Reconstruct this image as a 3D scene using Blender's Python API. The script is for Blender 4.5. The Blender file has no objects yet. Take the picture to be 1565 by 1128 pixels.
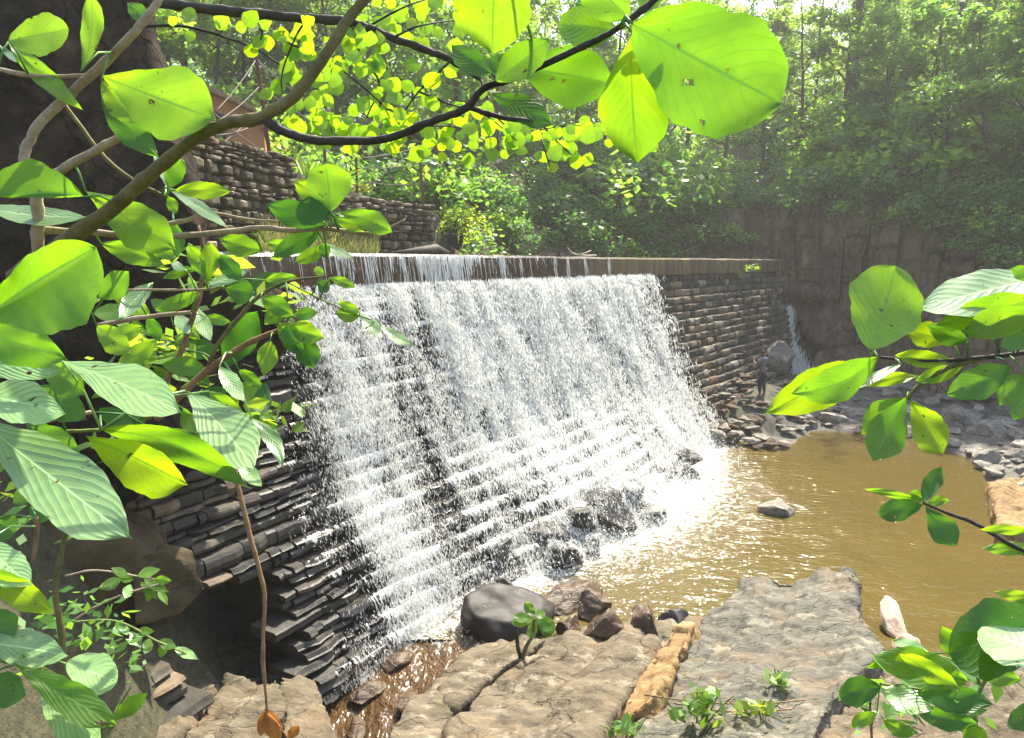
import bpy, bmesh, math, random
import numpy as np
from mathutils import Vector, Matrix

random.seed(7)
rng = np.random.default_rng(7)
R = math.radians
scene = bpy.context.scene

# ------------------------------------------------------------------ camera
EYE = 5.5
PITCH = R(8.7)
F = 1060.0                      # focal length in pixels of the 1565 px wide photograph
cam_data = bpy.data.cameras.new('camera')
cam = bpy.data.objects.new('camera', cam_data)
scene.collection.objects.link(cam)
cam.location = (0, 0, EYE)
cam.rotation_euler = (R(90) - PITCH, 0, 0)
cam_data.sensor_width = 36.0
cam_data.lens = 36.0 * F / 1565.0
cam_data.clip_start = 0.05
cam_data.clip_end = 2000
scene.camera = cam

# ------------------------------------------------------------------ light
SUN_EL, SUN_AZ = R(54), R(24)   # azimuth measured from the view direction towards the right
world = bpy.data.worlds.new('World')
scene.world = world
world.use_nodes = True
wn = world.node_tree
sky = wn.nodes.new('ShaderNodeTexSky')
sky.sky_type = 'NISHITA'
sky.sun_disc = False
sky.sun_elevation = SUN_EL
sky.sun_rotation = SUN_AZ
sky.air_density = 1.3
sky.dust_density = 2.5
wn.links.new(sky.outputs[0], wn.nodes['Background'].inputs[0])
wn.nodes['Background'].inputs[1].default_value = 0.14
sun_data = bpy.data.lights.new('sun', 'SUN')
sun_data.energy = 5.0
sun_data.angle = R(0.53)
sun_data.color = (1.0, 0.93, 0.78)
sun = bpy.data.objects.new('sun', sun_data)
scene.collection.objects.link(sun)
SUN = Vector((math.sin(SUN_AZ) * math.cos(SUN_EL), math.cos(SUN_AZ) * math.cos(SUN_EL), math.sin(SUN_EL)))
sun.rotation_euler = SUN.to_track_quat('Z', 'Y').to_euler()
scene.view_settings.view_transform = 'Standard'
scene.view_settings.look = 'None'
scene.view_settings.exposure = 1.4
scene.view_settings.gamma = 1.0
cy = scene.cycles
cy.use_denoising = True
cy.max_bounces = 8
cy.diffuse_bounces = 3
cy.glossy_bounces = 3
cy.transmission_bounces = 4
cy.transparent_max_bounces = 24
cy.volume_bounces = 0
cy.sample_clamp_indirect = 4.0
cy.caustics_reflective = False
cy.caustics_refractive = False

# ------------------------------------------------------------------ helpers
SP, CP = math.sin(PITCH), math.cos(PITCH)
def at(px, py, d):
    """world point seen at photo pixel (px, py), d metres along the camera axis"""
    xc, yc = (px - 782.5) / F, (564 - py) / F
    return Vector((xc * d, (CP + yc * SP) * d, EYE + (-SP + yc * CP) * d))
def onz(px, py, z):
    xc, yc = (px - 782.5) / F, (564 - py) / F
    t = (z - EYE) / (-SP + yc * CP)
    return at(px, py, t)

def hash3(i, j, k, seed):
    n = (i * 374761393 + j * 668265263 + k * 2147483647 + seed * 1274126177) & 0xffffffff
    n = ((n ^ (n >> 13)) * 1274126177) & 0xffffffff
    n = n ^ (n >> 16)
    return (n & 0xffff) / 65535.0
def vnoise(P, seed=0):
    P = np.asarray(P, float)
    I = np.floor(P).astype(np.int64)
    f = P - I
    f = f * f * (3 - 2 * f)
    r = 0
    for a in (0, 1):
        for b in (0, 1):
            for c in (0, 1):
                w = (f[:, 0] if a else 1 - f[:, 0]) * (f[:, 1] if b else 1 - f[:, 1]) * (f[:, 2] if c else 1 - f[:, 2])
                r = r + w * hash3(I[:, 0] + a, I[:, 1] + b, I[:, 2] + c, seed)
    return r * 2 - 1
def fbm(P, freq=1.0, octaves=4, seed=0, gain=0.5):
    P = np.asarray(P, float) * freq
    r, a = 0, 1.0
    for o in range(octaves):
        r = r + a * vnoise(P + 17.3 * o, seed + o)
        P = P * 2.03
        a *= gain
    return r
def smooth(a, b, x):
    t = np.clip((x - a) / (b - a), 0, 1)
    return t * t * (3 - 2 * t)

def tag(o, label=None, cat=None, group=None, kind=None):
    if label: o['label'] = label
    if cat: o['category'] = cat
    if group: o['group'] = group
    if kind: o['kind'] = kind
    return o
def link(name, me, mat, parent=None, shade=True):
    if mat is not None:
        for m in (mat if isinstance(mat, (list, tuple)) else [mat]):
            me.materials.append(m)
    if shade:
        me.polygons.foreach_set('use_smooth', [True] * len(me.polygons))
    o = bpy.data.objects.new(name, me)
    scene.collection.objects.link(o)
    if parent is not None:
        o.parent = parent
    return o
def mesh_of(name, V, Fc):
    me = bpy.data.meshes.new(name)
    me.from_pydata([tuple(v) for v in V], [], [tuple(f) for f in Fc])
    me.update()
    return me
def quads_mesh(name, V, n_per=4):
    """V: (N*n_per, 3) array, consecutive n_per vertices make one face"""
    V = np.ascontiguousarray(V, dtype=np.float32)
    n = len(V)
    me = bpy.data.meshes.new(name)
    me.vertices.add(n); me.loops.add(n); me.polygons.add(n // n_per)
    me.vertices.foreach_set('co', V.ravel())
    me.loops.foreach_set('vertex_index', np.arange(n, dtype=np.int32))
    me.polygons.foreach_set('loop_start', np.arange(0, n, n_per, dtype=np.int32))
    me.update(calc_edges=True)
    return me
def empty(name, loc=(0, 0, 0)):
    o = bpy.data.objects.new(name, None)
    o.empty_display_size = 0.2
    o.location = loc
    scene.collection.objects.link(o)
    return o
def local(o, root):
    """keep o where it is, parented to the Empty root"""
    o.parent = root
    o.matrix_parent_inverse = Matrix.Translation(-Vector(root.location))
    return o
def set_attr(me, name, vals):
    a = me.attributes.new(name, 'FLOAT', 'POINT')
    a.data.foreach_set('value', np.ascontiguousarray(vals, dtype=np.float32))
def tube(pts, radii, n=7, cap=True, V=None, Fc=None, wob=0.0):
    if V is None: V, Fc = [], []
    pts = [Vector(p) for p in pts]
    base = len(V)
    m = len(pts)
    a = None
    for i, p in enumerate(pts):
        t = (pts[min(i + 1, m - 1)] - pts[max(i - 1, 0)]).normalized()
        if a is None: a = t.orthogonal()
        a = (a - t * a.dot(t))
        a = a.normalized() if a.length > 1e-6 else t.orthogonal().normalized()
        b = t.cross(a)
        for k in range(n):
            an = 2 * math.pi * k / n
            r = radii[i] * (1 + wob * random.uniform(-1, 1))
            V.append(p + (a * math.cos(an) + b * math.sin(an)) * r)
    for i in range(m - 1):
        for k in range(n):
            Fc.append((base + i * n + k, base + i * n + (k + 1) % n, base + (i + 1) * n + (k + 1) % n, base + (i + 1) * n + k))
    if cap:
        Fc.append(tuple(base + k for k in range(n))[::-1])
        Fc.append(tuple(base + (m - 1) * n + k for k in range(n)))
    return V, Fc
def spline(P, n=6):
    """Catmull-Rom through rows of P"""
    P = np.asarray([list(p) for p in P], float)
    Q = np.vstack([2 * P[0] - P[1], P, 2 * P[-1] - P[-2]])
    out = []
    for i in range(len(P) - 1):
        p0, p1, p2, p3 = Q[i], Q[i + 1], Q[i + 2], Q[i + 3]
        for t in np.linspace(0, 1, n, endpoint=False):
            out.append(0.5 * ((2 * p1) + (-p0 + p2) * t + (2 * p0 - 5 * p1 + 4 * p2 - p3) * t * t + (-p0 + 3 * p1 - 3 * p2 + p3) * t ** 3))
    out.append(P[-1])
    return np.array(out)

# ------------------------------------------------------------------ materials
def new_mat(name):
    m = bpy.data.materials.new(name)
    m.use_nodes = True
    nt = m.node_tree
    b = nt.nodes['Principled BSDF']
    return m, nt, b
def nd(nt, typ, **kw):
    n = nt.nodes.new(typ)
    for k, v in kw.items():
        if k.startswith('i_'):
            key = k[2:]
            n.inputs[int(key) if key.isdigit() else key.replace('_', ' ')].default_value = v
        else:
            setattr(n, k, v)
    return n
def ramp(nt, fac, stops):
    r = nt.nodes.new('ShaderNodeValToRGB')
    e = r.color_ramp.elements
    while len(e) < len(stops): e.new(0.5)
    for x, (p, c) in zip(e, stops):
        x.position = p
        x.color = (*c, 1) if len(c) == 3 else c
    nt.links.new(fac, r.inputs[0])
    return r.outputs[0]
def mixc(nt, fac, a, b, blend='MIX'):
    m = nt.nodes.new('ShaderNodeMix')
    m.data_type = 'RGBA'; m.blend_type = blend
    for sock, v in ((m.inputs[0], fac), (m.inputs[6], a), (m.inputs[7], b)):
        if isinstance(v, (int, float)): sock.default_value = v
        elif isinstance(v, tuple): sock.default_value = (*v, 1)
        else: nt.links.new(v, sock)
    return m.outputs[2]
def math_(nt, op, a, b=None, c=None, clamp=False):
    m = nt.nodes.new('ShaderNodeMath'); m.operation = op; m.use_clamp = clamp
    for i, v in enumerate((a, b, c)):
        if v is None: continue
        if isinstance(v, (int, float)): m.inputs[i].default_value = v
        else: nt.links.new(v, m.inputs[i])
    return m.outputs[0]
def coords(nt, scale=(1, 1, 1), rot=(0, 0, 0), kind='Object'):
    tc = nt.nodes.new('ShaderNodeTexCoord')
    mp = nt.nodes.new('ShaderNodeMapping')
    mp.inputs['Scale'].default_value = scale
    mp.inputs['Rotation'].default_value = rot
    nt.links.new(tc.outputs[kind], mp.inputs[0])
    return mp.outputs[0]
def noise(nt, vec, scale, detail=4, rough=0.55, dist=0.0):
    n = nt.nodes.new('ShaderNodeTexNoise')
    n.inputs['Scale'].default_value = scale
    n.inputs['Detail'].default_value = detail
    n.inputs['Roughness'].default_value = rough
    n.inputs['Distortion'].default_value = dist
    if vec is not None: nt.links.new(vec, n.inputs['Vector'])
    return n.outputs[0]
def bump(nt, h, strength, dist=0.02, normal=None):
    b = nt.nodes.new('ShaderNodeBump')
    b.inputs['Strength'].default_value = strength
    b.inputs['Distance'].default_value = dist
    nt.links.new(h, b.inputs['Height'])
    if normal is not None: nt.links.new(normal, b.inputs['Normal'])
    return b.outputs[0]

def rock_mat(name, cols, rough=0.85, spec=0.3, strata=(1, 1, 1), rot=(0, 0, 0), scale=1.0, bstr=0.6, bd=0.03, cracks=True, lichen=0.0):
    m, nt, b = new_mat(name)
    v = coords(nt, tuple(s * scale for s in strata), rot)
    vi = coords(nt, (scale,) * 3)
    n1 = noise(nt, v, 1.1, 6, 0.62, 0.3)
    n2 = noise(nt, v, 6.0, 8, 0.7)
    n3 = noise(nt, vi, 26.0, 4, 0.7)
    n4 = noise(nt, vi, 2.3, 5, 0.6)
    c = ramp(nt, n1, [(0.30, cols[0]), (0.47, cols[1]), (0.56, cols[2]), (0.68, cols[3])])
    c = mixc(nt, 0.35, c, ramp(nt, n2, [(0.33, cols[0]), (0.5, cols[1]), (0.66, cols[3])]))
    c = mixc(nt, math_(nt, 'MULTIPLY', n3, 0.55), c, ramp(nt, n3, [(0.35, (0.03, 0.03, 0.028)), (0.6, cols[3])]), 'OVERLAY')
    hgt = math_(nt, 'ADD', math_(nt, 'MULTIPLY', n2, 0.7), math_(nt, 'MULTIPLY', n3, 0.25))
    if cracks:
        vo = nd(nt, 'ShaderNodeTexVoronoi', feature='DISTANCE_TO_EDGE')
        vo.inputs['Scale'].default_value = 1.0
        ds = nt.nodes.new('ShaderNodeVectorMath'); ds.operation = 'ADD'
        nn = nd(nt, 'ShaderNodeTexNoise'); nn.inputs['Scale'].default_value = 3.0; nn.inputs['Detail'].default_value = 5
        nt.links.new(vi, nn.inputs['Vector'])
        sc = nt.nodes.new('ShaderNodeVectorMath'); sc.operation = 'SCALE'; sc.inputs['Scale'].default_value = 0.45
        nt.links.new(nn.outputs['Color'], sc.inputs[0])
        hv = coords(nt, tuple((1 + (s - 1) * 0.3) * scale for s in strata), rot)
        nt.links.new(hv, ds.inputs[0]); nt.links.new(sc.outputs[0], ds.inputs[1])
        nt.links.new(ds.outputs[0], vo.inputs['Vector'])
        ck = ramp(nt, vo.outputs['Distance'], [(0.0, (0.0,) * 3), (0.02, (1.0,) * 3)])
        hgt = math_(nt, 'ADD', hgt, math_(nt, 'MULTIPLY', ck, 0.25))
        c = mixc(nt, math_(nt, 'MULTIPLY', math_(nt, 'SUBTRACT', 1.0, ck), 0.5), c, tuple(x * 0.35 for x in cols[0]))
    if lichen:
        ln_ = noise(nt, vi, 3.4, 7, 0.72)
        c = mixc(nt, ramp(nt, ln_, [(0.56, (0, 0, 0)), (0.62, (lichen,) * 3)]), c, (0.42, 0.37, 0.28))
        l2 = noise(nt, coords(nt, (scale * 0.9,) * 3, (0.5, 0.2, 0.8)), 2.2, 8, 0.75)
        c = mixc(nt, ramp(nt, l2, [(0.55, (0, 0, 0)), (0.63, (lichen,) * 3)]), c, (0.045, 0.042, 0.036))
        l3 = noise(nt, coords(nt, (scale,) * 3, (0.1, 0.9, 0.3)), 1.3, 6, 0.65)
        c = mixc(nt, ramp(nt, l3, [(0.55, (0, 0, 0)), (0.66, (lichen * 0.8,) * 3)]), c, (0.30, 0.19, 0.09))
    nt.links.new(c, b.inputs['Base Color'])
    rr = nt.nodes.new('ShaderNodeMapRange')
    rr.inputs['To Min'].default_value = max(0.05, rough - 0.15); rr.inputs['To Max'].default_value = min(1, rough + 0.15)
    nt.links.new(n4, rr.inputs[0]); nt.links.new(rr.outputs[0], b.inputs['Roughness'])
    b.inputs['Specular IOR Level'].default_value = spec
    nt.links.new(bump(nt, hgt, bstr, bd), b.inputs['Normal'])
    return m
M = {}
M['rock_grey'] = rock_mat('grey_rock', [(0.052, 0.05, 0.042), (0.135, 0.128, 0.104), (0.185, 0.174, 0.138), (0.32, 0.285, 0.215)], strata=(0.7, 5.5, 1.4), rot=(0, 0, R(-62)), rough=0.7, bstr=1.0, bd=0.05, lichen=0.45)
M['rock_tan'] = rock_mat('tan_rock', [(0.06, 0.048, 0.03), (0.15, 0.122, 0.08), (0.195, 0.165, 0.112), (0.3, 0.245, 0.165)], strata=(1.0, 2.6, 1.4), rot=(0, 0, R(-48)), bstr=1.0, bd=0.05, lichen=0.4)
M['rock_ochre'] = rock_mat('ochre_rock', [(0.12, 0.075, 0.032), (0.26, 0.165, 0.075), (0.34, 0.225, 0.10), (0.46, 0.34, 0.19)], strata=(1, 5, 1.5), rot=(0, 0, R(-55)), bstr=0.9)
M['rock_dark'] = rock_mat('wet_dark_rock', [(0.012, 0.012, 0.012), (0.03, 0.028, 0.026), (0.045, 0.04, 0.034), (0.09, 0.075, 0.06)], rough=0.42, spec=0.45, scale=1.6, bstr=1.0)
M['rock_smooth'] = rock_mat('smooth_dark_rock', [(0.016, 0.013, 0.011), (0.032, 0.027, 0.022), (0.045, 0.036, 0.028), (0.075, 0.058, 0.042)], rough=0.6, spec=0.35, cracks=False, bstr=0.35)
M['rock_brown'] = rock_mat('wet_brown_rock', [(0.03, 0.018, 0.008), (0.09, 0.05, 0.022), (0.13, 0.08, 0.035), (0.20, 0.13, 0.06)], rough=0.4, spec=0.5, scale=1.6, bstr=1.0)
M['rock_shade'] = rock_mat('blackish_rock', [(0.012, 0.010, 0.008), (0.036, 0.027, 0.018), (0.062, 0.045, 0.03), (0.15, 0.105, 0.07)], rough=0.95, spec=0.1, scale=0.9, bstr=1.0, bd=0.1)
M['rock_red'] = rock_mat('reddish_rock', [(0.13, 0.07, 0.05), (0.24, 0.13, 0.095), (0.30, 0.17, 0.12), (0.40, 0.27, 0.2)])
M['rock_pale'] = rock_mat('pale_rock', [(0.38, 0.27, 0.2), (0.52, 0.40, 0.31), (0.62, 0.5, 0.4), (0.75, 0.62, 0.5)], cracks=False)
M['rock_bank'] = rock_mat('bank_rock', [(0.10, 0.092, 0.08), (0.22, 0.2, 0.17), (0.32, 0.29, 0.245), (0.5, 0.455, 0.4)], scale=1.4)
M['rock_shore'] = rock_mat('shore_rock', [(0.2, 0.18, 0.16), (0.36, 0.33, 0.29), (0.46, 0.42, 0.37), (0.62, 0.57, 0.5)], scale=1.6, cracks=False)
M['rock_cliff'] = rock_mat('cliff_rock', [(0.042, 0.034, 0.026), (0.155, 0.113, 0.08), (0.255, 0.185, 0.125), (0.42, 0.31, 0.22)], strata=(1.3, 1.3, 0.6), rough=0.9, bstr=1.0, bd=0.2, scale=0.6)
M['rock_boulder'] = rock_mat('brown_boulder', [(0.045, 0.035, 0.018), (0.09, 0.068, 0.034), (0.12, 0.09, 0.045), (0.17, 0.13, 0.075)], rough=0.9, bstr=0.8, scale=0.8)

# ground: soil, gravel and leaf litter
m, nt, b = new_mat('ground_soil')
v = coords(nt)
n1, n2 = noise(nt, v, 0.6, 6), noise(nt, v, 9, 8, 0.7)
c = mixc(nt, n1, ramp(nt, n2, [(0.3, (0.035, 0.028, 0.018)), (0.6, (0.12, 0.095, 0.06))]), ramp(nt, n2, [(0.3, (0.025, 0.035, 0.012)), (0.65, (0.09, 0.1, 0.04))]))
ga = nd(nt, 'ShaderNodeAttribute', attribute_name='gravel')
vg = nd(nt, 'ShaderNodeTexVoronoi'); vg.inputs['Scale'].default_value = 3.2; nt.links.new(v, vg.inputs['Vector'])
gc = ramp(nt, vg.outputs['Color'], [(0.1, (0.05, 0.045, 0.037)), (0.5, (0.125, 0.11, 0.09)), (0.9, (0.26, 0.235, 0.2))])
c = mixc(nt, ga.outputs['Fac'], c, mixc(nt, 0.6, gc, ramp(nt, n2, [(0.3, (0.04, 0.035, 0.025)), (0.7, (0.2, 0.18, 0.145))])))
nt.links.new(c, b.inputs['Base Color']); b.inputs['Roughness'].default_value = 0.95
nt.links.new(bump(nt, n2, 0.8, 0.1), b.inputs['Normal'])
M['soil'] = m

# masonry of the dam: per-stone tint, wet where water runs
def masonry(name, dry, wetcol, moss=None):
    m, nt, b = new_mat(name)
    ta = nd(nt, 'ShaderNodeAttribute', attribute_name='tint')
    wa = nd(nt, 'ShaderNodeAttribute', attribute_name='wet')
    v = coords(nt)
    n1, n2 = noise(nt, v, 5, 7, 0.65), noise(nt, v, 34, 4, 0.7)
    c = ramp(nt, ta.outputs['Fac'], dry)
    c = mixc(nt, 0.55, c, ramp(nt, n1, [(0.3, (0.1, 0.1, 0.1)), (0.5, (0.5, 0.5, 0.5)), (0.7, (0.95, 0.9, 0.8))]), 'OVERLAY')
    c = mixc(nt, wa.outputs['Fac'], c, ramp(nt, n1, [(0.35, wetcol[0]), (0.6, wetcol[1])]))
    if moss:
        n5 = noise(nt, v, 1.7, 5, 0.6)
        c = mixc(nt, ramp(nt, n5, [(0.52, (0, 0, 0)), (0.66, (0.7, 0.7, 0.7))]), c, moss)
    nt.links.new(c, b.inputs['Base Color'])
    rg = math_(nt, 'MULTIPLY_ADD', wa.outputs['Fac'], -0.6, 0.9)
    nt.links.new(rg, b.inputs['Roughness'])
    h = math_(nt, 'ADD', n1, math_(nt, 'MULTIPLY', n2, 0.4))
    nt.links.new(bump(nt, h, 0.7, 0.025), b.inputs['Normal'])
    return m
M['masonry'] = masonry('dam_masonry', [(0.0, (0.035, 0.032, 0.025)), (0.35, (0.072, 0.063, 0.047)), (0.6, (0.11, 0.094, 0.068)), (0.8, (0.17, 0.118, 0.07)), (1.0, (0.28, 0.25, 0.2))], [(0.012, 0.012, 0.012), (0.05, 0.045, 0.038)])
M['rubble_wall'] = masonry('rubble_masonry', [(0.0, (0.055, 0.042, 0.027)), (0.4, (0.12, 0.092, 0.058)), (0.7, (0.19, 0.148, 0.095)), (1.0, (0.31, 0.255, 0.18))], [(0.02, 0.02, 0.02), (0.06, 0.05, 0.04)], moss=(0.085, 0.085, 0.02))

m, nt, b = new_mat('crest_concrete')
v = coords(nt, (1, 1, 0.25))
wa = nd(nt, 'ShaderNodeAttribute', attribute_name='wet')
n1, n2 = noise(nt, v, 3.0, 7, 0.65), noise(nt, v, 14, 5, 0.7)
c = ramp(nt, n1, [(0.32, (0.06, 0.042, 0.026)), (0.5, (0.15, 0.105, 0.06)), (0.62, (0.20, 0.15, 0.06)), (0.75, (0.26, 0.22, 0.15))])
c = mixc(nt, wa.outputs['Fac'], c, ramp(nt, n2, [(0.3, (0.028, 0.018, 0.012)), (0.6, (0.10, 0.062, 0.036))]))
nt.links.new(c, b.inputs['Base Color'])
nt.links.new(math_(nt, 'MULTIPLY_ADD', wa.outputs['Fac'], -0.6, 0.85), b.inputs['Roughness'])
nt.links.new(bump(nt, n2, 0.5, 0.03), b.inputs['Normal'])
M['concrete'] = m

def water_white(name, alpha_node=None):
    m, nt, b = new_mat(name)
    b.inputs['Base Color'].default_value = (0.82, 0.83, 0.80, 1)
    b.inputs['Roughness'].default_value = 0.25
    b.inputs['Specular IOR Level'].default_value = 0.6
    tr = nd(nt, 'ShaderNodeBsdfTranslucent'); tr.inputs[0].default_value = (0.82, 0.83, 0.80, 1)
    mx = nd(nt, 'ShaderNodeMixShader'); mx.inputs[0].default_value = 0.4
    nt.links.new(b.outputs[0], mx.inputs[1]); nt.links.new(tr.outputs[0], mx.inputs[2])
    return m, nt, mx
m, nt, mx = water_white('white_water')
nt.links.new(mx.outputs[0], nt.nodes['Material Output'].inputs[0])
M['drops'] = m
m, nt, mx = water_white('water_veil')
uv = nd(nt, 'ShaderNodeUVMap', uv_map='flow')
ad = nd(nt, 'ShaderNodeAttribute', attribute_name='flow_amount')
mp = nd(nt, 'ShaderNodeMapping'); mp.inputs['Scale'].default_value = (1.0, 0.34, 1.0)
nt.links.new(uv.outputs[0], mp.inputs[0])
nA = noise(nt, mp.outputs[0], 24.0, 4, 0.7, 0.9)
mp2 = nd(nt, 'ShaderNodeMapping'); mp2.inputs['Scale'].default_value = (1.0, 0.22, 1.0)
nt.links.new(uv.outputs[0], mp2.inputs[0])
nB = noise(nt, mp2.outputs[0], 1.9, 4, 0.6, 0.4)
s_ = math_(nt, 'ADD', math_(nt, 'MULTIPLY_ADD', nA, 2.1, -0.55), math_(nt, 'MULTIPLY', math_(nt, 'SUBTRACT', nB, 0.5), 0.8))
s_ = math_(nt, 'ADD', s_, ad.outputs['Fac'])
al = nd(nt, 'ShaderNodeMapRange'); al.inputs['From Min'].default_value = 1.0; al.inputs['From Max'].default_value = 1.12
nt.links.new(s_, al.inputs[0])
tp = nd(nt, 'ShaderNodeBsdfTransparent')
m2 = nd(nt, 'ShaderNodeMixShader')
nt.links.new(al.outputs[0], m2.inputs[0]); nt.links.new(tp.outputs[0], m2.inputs[1]); nt.links.new(mx.outputs[0], m2.inputs[2])
nt.links.new(m2.outputs[0], nt.nodes['Material Output'].inputs[0])
M['veil'] = m

# pool: muddy water with ripples and foam where the attribute says so
def pool_mat(name, base, deep, ripple, foam_scale=7.0, bstr=0.5, flow=(1, 1, 1), rot=0):
    m, nt, b = new_mat(name)
    v = coords(nt)
    vf = coords(nt, flow, (0, 0, rot))
    fa = nd(nt, 'ShaderNodeAttribute', attribute_name='foam')
    n1 = noise(nt, v, 0.5, 4, 0.5)
    c = mixc(nt, n1, base, deep)
    fn = noise(nt, vf, foam_scale, 6, 0.7, 0.8)
    fs = math_(nt, 'ADD', fn, fa.outputs['Fac'])
    fmask = nd(nt, 'ShaderNodeMapRange'); fmask.inputs['From Min'].default_value = 1.0; fmask.inputs['From Max'].default_value = 1.22
    nt.links.new(fs, fmask.inputs[0])
    c = mixc(nt, fmask.outputs[0], c, (0.72, 0.72, 0.66))
    nt.links.new(c, b.inputs['Base Color'])
    nt.links.new(math_(nt, 'MULTIPLY_ADD', fmask.outputs[0], 0.5, 0.06), b.inputs['Roughness'])
    b.inputs['Specular IOR Level'].default_value = 0.28
    r1 = noise(nt, vf, ripple, 3, 0.55, 0.4)
    r2 = noise(nt, vf, ripple * 3.1, 2, 0.6, 0.3)
    amp = math_(nt, 'MULTIPLY_ADD', fa.outputs['Fac'], 2.8, 0.55)
    h = math_(nt, 'MULTIPLY', math_(nt, 'ADD', r1, math_(nt, 'MULTIPLY', r2, 0.4)), amp)
    nt.links.new(bump(nt, h, bstr, 0.1), b.inputs['Normal'])
    return m
M['pool'] = pool_mat('muddy_water', (0.115, 0.082, 0.02), (0.08, 0.06, 0.017), 2.2, foam_scale=6.0, bstr=0.6, flow=(1.0, 1.9, 1), rot=R(-25))
M['stream'] = pool_mat('stream_water', (0.12, 0.066, 0.024), (0.04, 0.024, 0.013), 2.4, flow=(1.25, 0.7, 1), rot=R(-20), bstr=0.9)
M['reservoir'] = pool_mat('still_water', (0.06, 0.05, 0.022), (0.05, 0.045, 0.02), 1.5, bstr=0.15)

# leaves
def leaf_mat(name, refl, trans, tmix=0.5, rough=0.38, spec=0.5, veins=True, sheen=0.0, vary=0.0):
    m, nt, b = new_mat(name)
    cr, ct = refl, trans
    if veins:
        uv = nd(nt, 'ShaderNodeUVMap', uv_map='blade')
        sp = nd(nt, 'ShaderNodeSeparateXYZ'); nt.links.new(uv.outputs[0], sp.inputs[0])
        av = math_(nt, 'ABSOLUTE', sp.outputs[1])
        ph = math_(nt, 'SUBTRACT', math_(nt, 'MULTIPLY', sp.outputs[0], 9.0), math_(nt, 'MULTIPLY', math_(nt, 'POWER', av, 1.25), 3.4))
        wv = math_(nt, 'ABSOLUTE', math_(nt, 'SUBTRACT', math_(nt, 'FRACT', ph), 0.5))
        lat = nd(nt, 'ShaderNodeMapRange'); lat.inputs['From Min'].default_value = 0.0; lat.inputs['From Max'].default_value = 0.07; lat.inputs['To Min'].default_value = 1; lat.inputs['To Max'].default_value = 0
        nt.links.new(wv, lat.inputs[0])
        mid = nd(nt, 'ShaderNodeMapRange'); mid.inputs['From Min'].default_value = 0.012; mid.inputs['From Max'].default_value = 0.045; mid.inputs['To Min'].default_value = 1; mid.inputs['To Max'].default_value = 0
        nt.links.new(av, mid.inputs[0])
        vm = math_(nt, 'MAXIMUM', math_(nt, 'MULTIPLY', lat.outputs[0], 0.6), mid.outputs[0])
        v = coords(nt)
        n1 = noise(nt, v, 22, 5, 0.6)
        n2 = noise(nt, v, 130, 3, 0.6)
        oi = nd(nt, 'ShaderNodeObjectInfo')
        var = math_(nt, 'ADD', math_(nt, 'MULTIPLY', math_(nt, 'SUBTRACT', n1, 0.5), 1.3), math_(nt, 'MULTIPLY_ADD', oi.outputs['Random'], 0.9, 0.05), clamp=True)
        cr = mixc(nt, var, tuple(x * 0.65 for x in refl), tuple(min(1, x * 1.35) for x in refl))
        cr = mixc(nt, vm, cr, tuple(min(1, x * 1.9 + 0.05) for x in refl))
        ct = mixc(nt, var, (trans[0] * 0.62, trans[1] * 0.74, trans[2]), (min(1, trans[0] * 1.3), trans[1] * 1.1, trans[2]))
        ct = mixc(nt, math_(nt, 'MULTIPLY', vm, 0.85), ct, (trans[0] * 0.25, trans[1] * 0.4, trans[2] * 0.4))
        spots = ramp(nt, noise(nt, v, 48, 3, 0.6), [(0.66, (0, 0, 0)), (0.70, (1, 1, 1))])
        cr = mixc(nt, spots, cr, (0.12, 0.06, 0.02))
        ct = mixc(nt, spots, ct, (trans[0] * 0.4, trans[1] * 0.25, 0.01))
        hole = nd(nt, 'ShaderNodeMapRange'); hole.inputs['From Min'].default_value = 0.715; hole.inputs['From Max'].default_value = 0.72
        nt.links.new(noise(nt, v, 48, 3, 0.6), hole.inputs[0])
        h = math_(nt, 'ADD', math_(nt, 'MULTIPLY', math_(nt, 'SQRT', wv), 1.0), math_(nt, 'MULTIPLY', n2, 0.25))
        nrm = bump(nt, h, 0.35, 0.004)
        nt.links.new(nrm, b.inputs['Normal'])
    else:
        at_ = nd(nt, 'ShaderNodeAttribute', attribute_name='hue')
        cr = mixc(nt, at_.outputs['Fac'], tuple(x * 0.5 for x in refl), tuple(min(1, x * 1.5) for x in refl))
        ct = mixc(nt, at_.outputs['Fac'], (trans[0] * 0.55, trans[1] * 0.7, trans[2]), (trans[0] * 1.35, trans[1] * 1.2, trans[2]))
    if isinstance(cr, tuple): b.inputs['Base Color'].default_value = (*cr, 1)
    else: nt.links.new(cr, b.inputs['Base Color'])
    b.inputs['Roughness'].default_value = rough
    b.inputs['Specular IOR Level'].default_value = spec
    tr = nd(nt, 'ShaderNodeBsdfTranslucent')
    if isinstance(ct, tuple): tr.inputs[0].default_value = (*ct, 1)
    else: nt.links.new(ct, tr.inputs[0])
    mx = nd(nt, 'ShaderNodeMixShader'); mx.inputs[0].default_value = tmix
    nt.links.new(b.outputs[0], mx.inputs[1]); nt.links.new(tr.outputs[0], mx.inputs[2])
    out = mx.outputs[0]
    if veins:
        tp = nd(nt, 'ShaderNodeBsdfTransparent')
        m2 = nd(nt, 'ShaderNodeMixShader')
        nt.links.new(hole.outputs[0], m2.inputs[0]); nt.links.new(out, m2.inputs[1]); nt.links.new(tp.outputs[0], m2.inputs[2])
        out = m2.outputs[0]
    nt.links.new(out, nt.nodes['Material Output'].inputs[0])
    return m
M['leaf'] = leaf_mat('broad_leaf', (0.10, 0.20, 0.035), (0.33, 0.66, 0.010), 0.55)
M['leaf_sheen_tint'] = leaf_mat('painted_sheen_leaf', (0.20, 0.34, 0.12), (0.36, 0.66, 0.03), 0.3, rough=0.33, spec=1.0)  # leaf copy with the white sun and sky sheen lightened into its colour
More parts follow.
